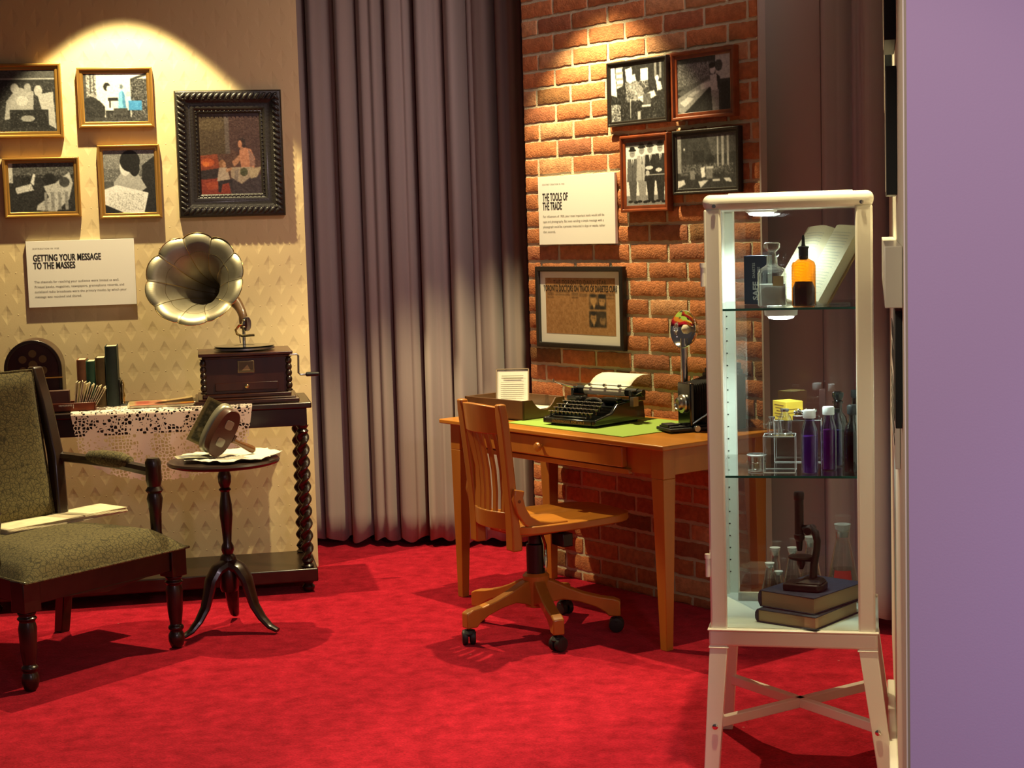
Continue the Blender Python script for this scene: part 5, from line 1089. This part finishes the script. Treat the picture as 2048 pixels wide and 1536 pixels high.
# open book on a stand
psi, th = math.radians(31), math.radians(33)
Rv = CB.e*math.sin(psi) - CB.b*math.cos(psi); Hn = -CB.e*math.cos(psi) - CB.b*math.sin(psi)
Yv = Vector((0, 0, 1))*math.cos(th) - Hn*math.sin(th); Zv = Rv.cross(Yv)
cb_ = CB.P(CP(1634, 604, .14), .14, SH1+.012) - Rv*.145
ob = thing('open_book', 'large open book leaning back on a stand on the upper glass shelf', 'book', (0, 0, 0)); ob.matrix_world = Matrix(((Rv.x, Yv.x, Zv.x, cb_.x), (Rv.y, Yv.y, Zv.y, cb_.y), (Rv.z, Yv.z, Zv.z, cb_.z), (0, 0, 0, 1)))
for sx_ in (-1, 1):
    pr = [(0, 0), (0, .016)] + [(sx_*.142*i/10, .018+.020*math.sin(min(1, i/3.2)*math.pi/2) - .010*(i/10)**2) for i in range(1, 11)] + [(sx_*.138, 0)]
    mb = MB(); mb.prism([(p[0], p[1]-.034) for p in pr], 0, .238, 'y'); pg = mb.build('page_block', mat('old_pages', (.70, .62, .42), .85, bump=.5, bscale=200, stretch=(1, 1, 6)), ob)
    mb = MB()
    for i in range(22):
        x0, x1 = sx_*.022, sx_*(.122 - (.03 if i % 7 == 6 else 0)); zt = lambda x: -.034+.0385-.010*(abs(x)/.142)**2
        k_ = 6
        for q in range(k_):
            xa, xb = x0+(x1-x0)*q/k_, x0+(x1-x0)*(q+1)/k_
            f_ = lambda x: -.034 + .018+.020*math.sin(min(1, abs(x)/.142*10/3.2)*math.pi/2) - .010*(abs(x)/.142)**2 + .0006
            y_ = .215-.009*i; mb.add([(xa, y_, f_(xa)), (xb, y_, f_(xb)), (xb, y_-.0022, f_(xb)), (xa, y_-.0022, f_(xa))], [(0, 1, 2, 3)])
    mb.build('print', mat('faint_print', (.48, .46, .36), .9), pg, smooth=False)
mb = MB(); mb.bx(-.148, .148, -.004, .242, -.038, -.034); mb.build('cover', mat('tan_cover', (.30, .17, .05), .7), ob, bevel=.001)
t = cthing('book_stand', 'clear acrylic stand propping up the open book', 'stand', 1650, 615, .21, SH1, .5)
mb = MB(); mb.bx(-.06, .04, -.07, .07, 0, .004); mb.tube([(-.0, 0, .004), (.035, 0, .06)], .004, 8); mb.build('acrylic', M_THIN, t, smooth=False)
# middle shelf
def clearbox(name, label, px, py, v, z, w_, d_, h_, rz=0):
    t = cthing(name, label, 'stand', px, py, v, z, rz)
    mb = MB(); mb.bx(-w_/2, w_/2, 0, d_, h_-.003, h_); mb.add([(-w_/2, 0, 0), (w_/2, 0, 0), (w_/2, 0, h_), (-w_/2, 0, h_)], [(0, 1, 2, 3)]); mb.add([(-w_/2, d_, 0), (w_/2, d_, 0), (w_/2, d_, h_), (-w_/2, d_, h_)], [(0, 1, 2, 3)]); mb.build('acrylic', M_THIN, t, smooth=False, fix=False)
    e = MB()
    for x in (-w_/2, w_/2):
        for y in (0, d_): e.bx(x-.0009, x+.0009, y-.0009, y+.0009, 0, h_)
    for z_ in (.001, h_):
        for y in (0, d_): e.bx(-w_/2, w_/2, y-.0009, y+.0009, z_-.0009, z_+.0009)
        for x in (-w_/2, w_/2): e.bx(x-.0009, x+.0009, 0, d_, z_-.0009, z_+.0009)
    e.build('edge', mat('acrylic_bright_edge', (.66, .62, .60), .2, coat=.5), t, smooth=False); return t
clearbox('acrylic_riser', 'small clear acrylic riser under the two glass vials', 1559, 956, .07, SH2, .084, .07, .098)
vt = SH2+.0986
bottle('vial', 'small clear glass vial with pale cap, left of the two on the acrylic riser', 'vial', 1544, 880, .10, vt, [(.010, 0), (.0125, .002), (.0125, .030), (.010, .036), (.006, .040), (.006, .046)], M_THIN, [(.0085, .045), (.009, .047), (.009, .050), (.0001, .051)], M_STEEL)
bottle('vial', 'larger clear glass vial with metal cap, right of the two on the acrylic riser', 'vial', 1570, 878, .11, vt, [(.016, 0), (.019, .002), (.019, .040), (.016, .050), (.010, .057), (.009, .066)], M_THIN, [(.0105, .063), (.0115, .065), (.0115, .070), (.0001, .071)], M_STEEL)
clearbox('acrylic_riser', 'tall clear acrylic riser under the yellow box at the rear of the shelf', 1596, 925, .27, SH2, .13, .09, .118)
yt = SH2+.1186
t = cthing('medicine_carton', 'small yellow carton with dark print on the tall acrylic riser', 'box', 1576, 842, .30, yt, .62)
mb = MB(); mb.bx(-.028, .028, -.034, .034, 0, .052); mb.build('carton', mat('yellow_card', (.85, .55, .05), .5), t, bevel=.0008)
mb = MB()
for i in range(5): mb.bx(-.028-.0006, -.028, -.022+.004*(i % 2), .024-.005*(i % 3), .040-.008*i, .0425-.008*i)
mb.bx(-.02, .022, -.0346, -.034, .02, .022); mb.bx(-.0185, .016, -.0346, -.034, .03, .032); mb.build('printed_lines', mat('brown_ink', (.28, .14, .02), .8), t, smooth=False)
t = cthing('syringe_case', 'small dark case with silver fittings beside the yellow carton', 'case', 1611, 838, .28, yt, .1)
mb = MB(); mb.bx(-.036, .036, -.014, .014, 0, .014); mb.build('case', mat('dark_brown_case', (.05, .012, .008), .35, coat=.5), t, bevel=.003)
mb = MB()
for i in range(6): mb.sphere((-.030+.011*i, 0, .021 + .004*(i % 2)), .0075, 10)
mb.build('fittings', M_CHROME, t)
t = cthing('slim_carton', 'narrow dark brown upright carton behind the white capped bottles', 'box', 1646, 912, .33, SH2, 0)
mb = MB(); mb.bx(-.0085, .0085, -.012, .012, 0, .20); mb.build('carton', mat('dark_red_card', (.06, .015, .01), .5), t, bevel=.001)
t = cthing('glass_dish', 'small round clear glass dish left of the acrylic riser', 'dish', 1514, 952, .10, SH2)
mb = MB(); mb.lathe([(.020, 0), (.024, .003), (.025, .040), (.027, .045), (.024, .046), (.022, .042), (.021, .006), (.0001, .005)], 28); mb.lathe([(.026, .024), (.0275, .026), (.026, .028)], 28, cap=False); mb.build('glass', M_THIN, t)
mb = MB(); mb.lathe([(.0252, .042), (.0272, .045), (.0252, .0475)], 28, cap=False); mb.lathe([(.0215, .0005), (.0245, .003)], 28, cap=False); mb.build('rim', mat('acrylic_bright_edge', (.6, .6, .6), .2), t)
Hb = .150
def syr(h, r): return [(r*.9, 0), (r, .004), (r, h*.60), (r*.96, h*.68), (r*.62, h*.82), (r*.55, h*.86), (r*.55, h*.93)]
def wcap(h, r): return [(r*.72, h*.875), (r*.74, h*.88), (r*.74, h*.985), (r*.68, h), (.0001, h)]
M_PLIQ = mat('purple_syrup', (.20, .08, .30), .25, coat=.3)
M_BLIQ = mat('ruby_syrup', (.26, .03, .15), .25, coat=.3)
bottle('medicine_bottle', 'violet glass bottle with ribbed white cap, left of the two white-capped bottles', 'bottle', 1620, 953, .07, SH2, syr(.170, .0225), M_COBALT, wcap(.170, .0225), M_CAPW, sq=2.6, liquid=[(.0001, .002), (.019, .003), (.019, .10), (.0001, .10)], liqm=M_PLIQ)
bottle('medicine_bottle', 'dark blue and ruby glass bottle with white cap, right of the two white-capped bottles', 'bottle', 1658, 946, .13, SH2, syr(.172, .0215), M_COBALT, wcap(.172, .0215), M_CAPW, sq=2.6, liquid=[(.0001, .002), (.015, .003), (.015, .11), (.0001, .11)], liqm=M_BLIQ)
bottle('cobalt_bottle', 'slim cobalt blue bottle just behind the right white-capped bottle', 'bottle', 1674, 938, .20, SH2, [(.014, 0), (.016, .003), (.016, .11), (.008, .135), (.008, .15)], M_COBALT, [(.0095, .148), (.0095, .158), (.0001, .159)], M_BLACK, liquid=[(.0001, .002), (.013, .003), (.013, .10), (.0001, .10)], liqm=mat('blue_liquid', (.01, .015, .09), .3))
dkc = mat('dark_brown_liquid', (.022, .009, .004), .25, coat=.4)
bottle('reagent_bottle', 'dark green-brown round shouldered bottle with glass stopper at the rear', 'bottle', 1677, 924, .30, SH2, [(.026, 0), (.028, .004), (.028, .10), (.022, .125), (.012, .138), (.011, .160), (.015, .163), (.015, .168)], M_BROWN, [(.009, .165), (.013, .175), (.016, .182), (.016, .192), (.010, .196), (.0001, .196)], M_BLKGL, liquid=[(.0001, .002), (.025, .003), (.025, .09), (.0001, .09)], liqm=mat('green_brown_liquid', (.02, .022, .008), .3), capname='stopper')
bottle('reagent_bottle', 'brown glass bottle with black stopper against the right post on the middle shelf', 'bottle', 1706, 950, .10, SH2, [(.021, 0), (.023, .004), (.023, .105), (.018, .125), (.011, .135), (.010, .155)], M_BROWN, [(.009, .152), (.014, .156), (.015, .176), (.012, .180), (.0001, .181)], M_RUBBER, liquid=[(.0001, .002), (.0205, .003), (.0205, .098), (.0001, .098)], liqm=dkc, capname='stopper')
bottle('reagent_bottle', 'taller dark bottle with stopper in the rear right corner of the middle shelf', 'bottle', 1712, 922, .33, SH2, [(.020, 0), (.022, .004), (.022, .115), (.012, .145), (.010, .175)], M_BROWN, [(.009, .172), (.013, .178), (.013, .196), (.0001, .198)], M_RUBBER, liquid=[(.0001, .002), (.0195, .003), (.0195, .108), (.0001, .108)], liqm=dkc, capname='stopper')
# bottom: books, microscope, flasks
def flat_book(label, pl_, pn, pr_, z, h, cm, group=None):
    L_, N_, R_ = [FLOORPT(x, y, z) for x, y in (pl_, pn, pr_)]
    w1, w2 = (L_-N_).length, (R_-N_).length; an = math.atan2((N_-L_).y, (N_-L_).x)
    b = thing('book', label, 'book', (N_.x, N_.y, z+.0005), an, group)
    # local: x from -w1 to 0 along the near-left edge, y to the rear
    mb = MB(); mb.bx(-w1, 0, 0, w2, 0, .003); mb.bx(-w1, 0, 0, w2, h-.003, h)
    mb.prism([(-w1, 0), (-w1-.006, h*.25), (-w1-.007, h*.5), (-w1-.006, h*.75), (-w1, h), (-w1+.003, h), (-w1+.003, 0)], 0, w2, 'y'); mb.build('cover', cm, b, bevel=.0012)
    mb = MB(); mb.bx(-w1+.003, -.004, .004, w2-.004, .003, h-.003); mb.build('pages', mat('brown_pages', (.52, .38, .22), .85, bump=.4, bscale=260, stretch=(.2, .2, 8)), b)
    return b
bk1 = flat_book('old navy bound book, lower of the two under the microscope', (1514, 1244), (1632, 1262), (1713, 1226), SH0, .036, mat('navy_cloth_worn', (.030, .028, .05), .8, var=.4, vscale=60))
bk2 = flat_book('old navy bound book, upper of the two directly under the microscope', (1520, 1213), (1629, 1231), (1722, 1196), SH0+.037, .046, mat('navy_cloth', (.035, .030, .062), .75, var=.25, vscale=60))
mz = SH0+.0845
MS = thing('microscope', 'old dark brown microscope standing on the two stacked books', 'microscope', (0, 0, 0)); pm = FLOORPT(1610, 1178, mz); MS.location = (pm.x, pm.y, mz); MS.rotation_euler = (0, 0, CB.a-.25)
M_IRON = mat('dark_iron', (.045, .018, .015), .45, .3, coat=.2)
mb = MB(); mb.prism([(-.052, -.038), (.045, -.038), (.056, -.02), (.056, .03), (.03, .04), (-.03, .04), (-.052, .02)], 0, .020, 'z'); mb.frustum(.020, .034, (-.02, .054, -.032, .034), (.0, .045, -.018, .020)); mb.build('base', M_IRON, MS, bevel=.004)
mb = MB(); mb.tube([(.022, 0, .02), (.026, 0, .07), (.034, 0, .11), (.036, 0, .135), (.030, 0, .158), (.015, 0, .17), (-.004, 0, .168)], [.014, .013, .012, .012, .013, .013, .010], 12, flat=.8); mb.build('arm', M_IRON, MS)
mb = MB(); mb.lathe([(.010, .132), (.0145, .140), (.0145, .150), (.0125, .152), (.0125, .245), (.014, .247), (.0145, .262), (.0125, .268), (.0001, .268)], 24, Matrix.Translation((-.014, 0, 0))); mb.build('tube', M_IRON, MS)
mb = MB(); mb.lathe([(.006, .105), (.008, .112), (.010, .132)], 18, Matrix.Translation((-.014, 0, 0))); mb.build('objective', M_BLACK, MS)
mb = MB(); mb.lathe([(.0001, .083), (.030, .083), (.033, .086), (.033, .091), (.0001, .092)], 28, Matrix.Translation((-.012, 0, 0))); mb.bx(-.01, .03, -.008, .008, .078, .090); mb.lathe([(.006, .055), (.012, .07), (.012, .083)], 16, Matrix.Translation((-.010, 0, 0))); mb.build('stage', M_IRON, MS)
for s_ in (-1, 1): mb = MB(); mb.cyl((.016, s_*.012, .165), (.016, s_*.026, .165), .011, n=18); mb.build('focus_knob', M_IRON, MS, bevel=.001)
def erl(h, r, rn, tf=.70): return [(r*.93, 0), (r, .003), (r*.97, h*.08), (rn*1.15, h*tf), (rn, h*tf+.008), (rn, h*.90), (rn*1.15, h*.92)]
def stp(h, r): return [(r*.80, h*.80), (r*1.15, h*.96), (r*1.25, h), (.0001, h)]
t = thing('acrylic_riser', 'wide low clear acrylic riser under the glass flasks', 'stand', CB.P(.225, .318, SH0+.0006), CB.a)
mb = MB(); mb.bx(-.175, .19, 0, .108, 0, .026); mb.build('acrylic', M_THIN, t, smooth=False)
def flask(label, px, py, v, h, r, rn, liq=None, liqm=None, tf=.7):
    t = bottle('erlenmeyer_flask', label, 'flask', px, py, v, SH0+.027, erl(h, r, rn, tf), M_THIN, stp(h, rn), M_CORK, liquid=liq, liqm=liqm, capname='stopper'); return t
M_WATER = glassmat('clear_liquid', (.86, .88, .82), .5, .06)
t = flask('large conical flask with red and white label, right of the microscope', 1686, 1170, .372, .190, .048, .019, [(.0001, .003), (.045, .004), (.034, .060), (.0001, .062)], M_WATER)
mb = MB()
for i in range(10):
    a0, a1 = math.radians(-125+7*i), math.radians(-118+7*i); f_ = lambda a, z: ((.0492-.19*(z-.01))*math.cos(a)*1.0, (.0492-.19*(z-.01))*math.sin(a), z)
    mb.add([f_(a0, .016), f_(a1, .016), f_(a1, .062), f_(a0, .062)], [(0, 1, 2, 3)])
mb.build('label', mat('red_label', (.62, .04, .03), .6), t, fix=False)
flask('conical flask partly hidden behind the microscope', 1622, 1170, .385, .150, .034, .014, [(.0001, .003), (.031, .004), (.027, .04), (.0001, .04)], M_WATER)
flask('medium conical flask with white stopper just left of the microscope', 1586, 1170, .375, .120, .030, .0125, [(.0001, .003), (.030, .004), (.028, .032), (.0001, .032)], M_WATER)
flask('narrow tall flask with white stopper, second row at the rear left', 1551, 1170, .395, .115, .018, .0125, None, None, .6)
flask('smallest front conical flask at the left of the flask group', 1540, 1180, .345, .080, .021, .011, [(.0001, .003), (.024, .004), (.018, .03), (.0001, .03)], M_WATER)
flask('tiny open-necked flask between the front flasks and the books', 1558, 1178, .350, .055, .013, .010, [(.0001, .003), (.016, .004), (.014, .02), (.0001, .02)], M_WATER)

# ================================================================== THINGS ON THE RIGHT WALL (seen edge on)
def board(name, label, cat, u0, u1, z0, z1, th, m, edge=None, extra=None):
    t = thing(name, label, cat, PR.P((u0+u1)/2, .001, (z0+z1)/2), PR.a); hw, hh = (u1-u0)/2, (z1-z0)/2
    mb = MB(); mb.bx(-hw, hw, 0, th, -hh, hh); mb.build('panel', m, t, bevel=.0015)
    if edge: mb = MB(); mb.bx(-hw+.01, hw-.01, th, th+.001, -hh+.01, hh-.01); mb.build('face', edge, t, smooth=False)
    return t
M_NAVY = mat('dark_slate_board', (.012, .016, .020), .5)
board('wall_board', 'black framed board hanging highest on the right wall', 'picture', .86, 1.19, 1.888, 2.55, .024, M_NAVY, M_WHITEP)
board('wall_board', 'black framed board on the right wall level with the top of the cabinet', 'picture', .78, 1.06, 1.552, 1.825, .022, M_NAVY, M_WHITEP)
board('wall_board', 'thin dark framed board farthest along the right wall', 'picture', 1.78, 2.12, 1.80, 2.62, .018, M_NAVY, M_WHITEP)
board('wall_ledge', 'cream ledge projecting from the right wall', 'shelf', .10, 1.68, 1.345, 1.453, .030, M_ENAMEL)
board('wall_sign', 'white lettered sign on the right wall below the ledge', 'sign', .50, 1.32, 1.0, 1.318, .010, M_BOARD, None)
t = board('wall_board', 'narrow black board nearest the viewer on the right wall, below the ledge', 'picture', .20, .50, 1.12, 1.335, .012, M_NAVY)
t = [o for o in bpy.data.objects if o.name == 'wall_sign'][0]
mb = MB()
for i in range(2): mb.bx(-.3, .1, .0102, .0112, .08-.05*i, .115-.05*i)
for i in range(5): mb.bx(-.34, .3, .0102, .0110, -.02-.025*i, -.012-.025*i)
mb.build('lettering', M_INK, t, smooth=False)
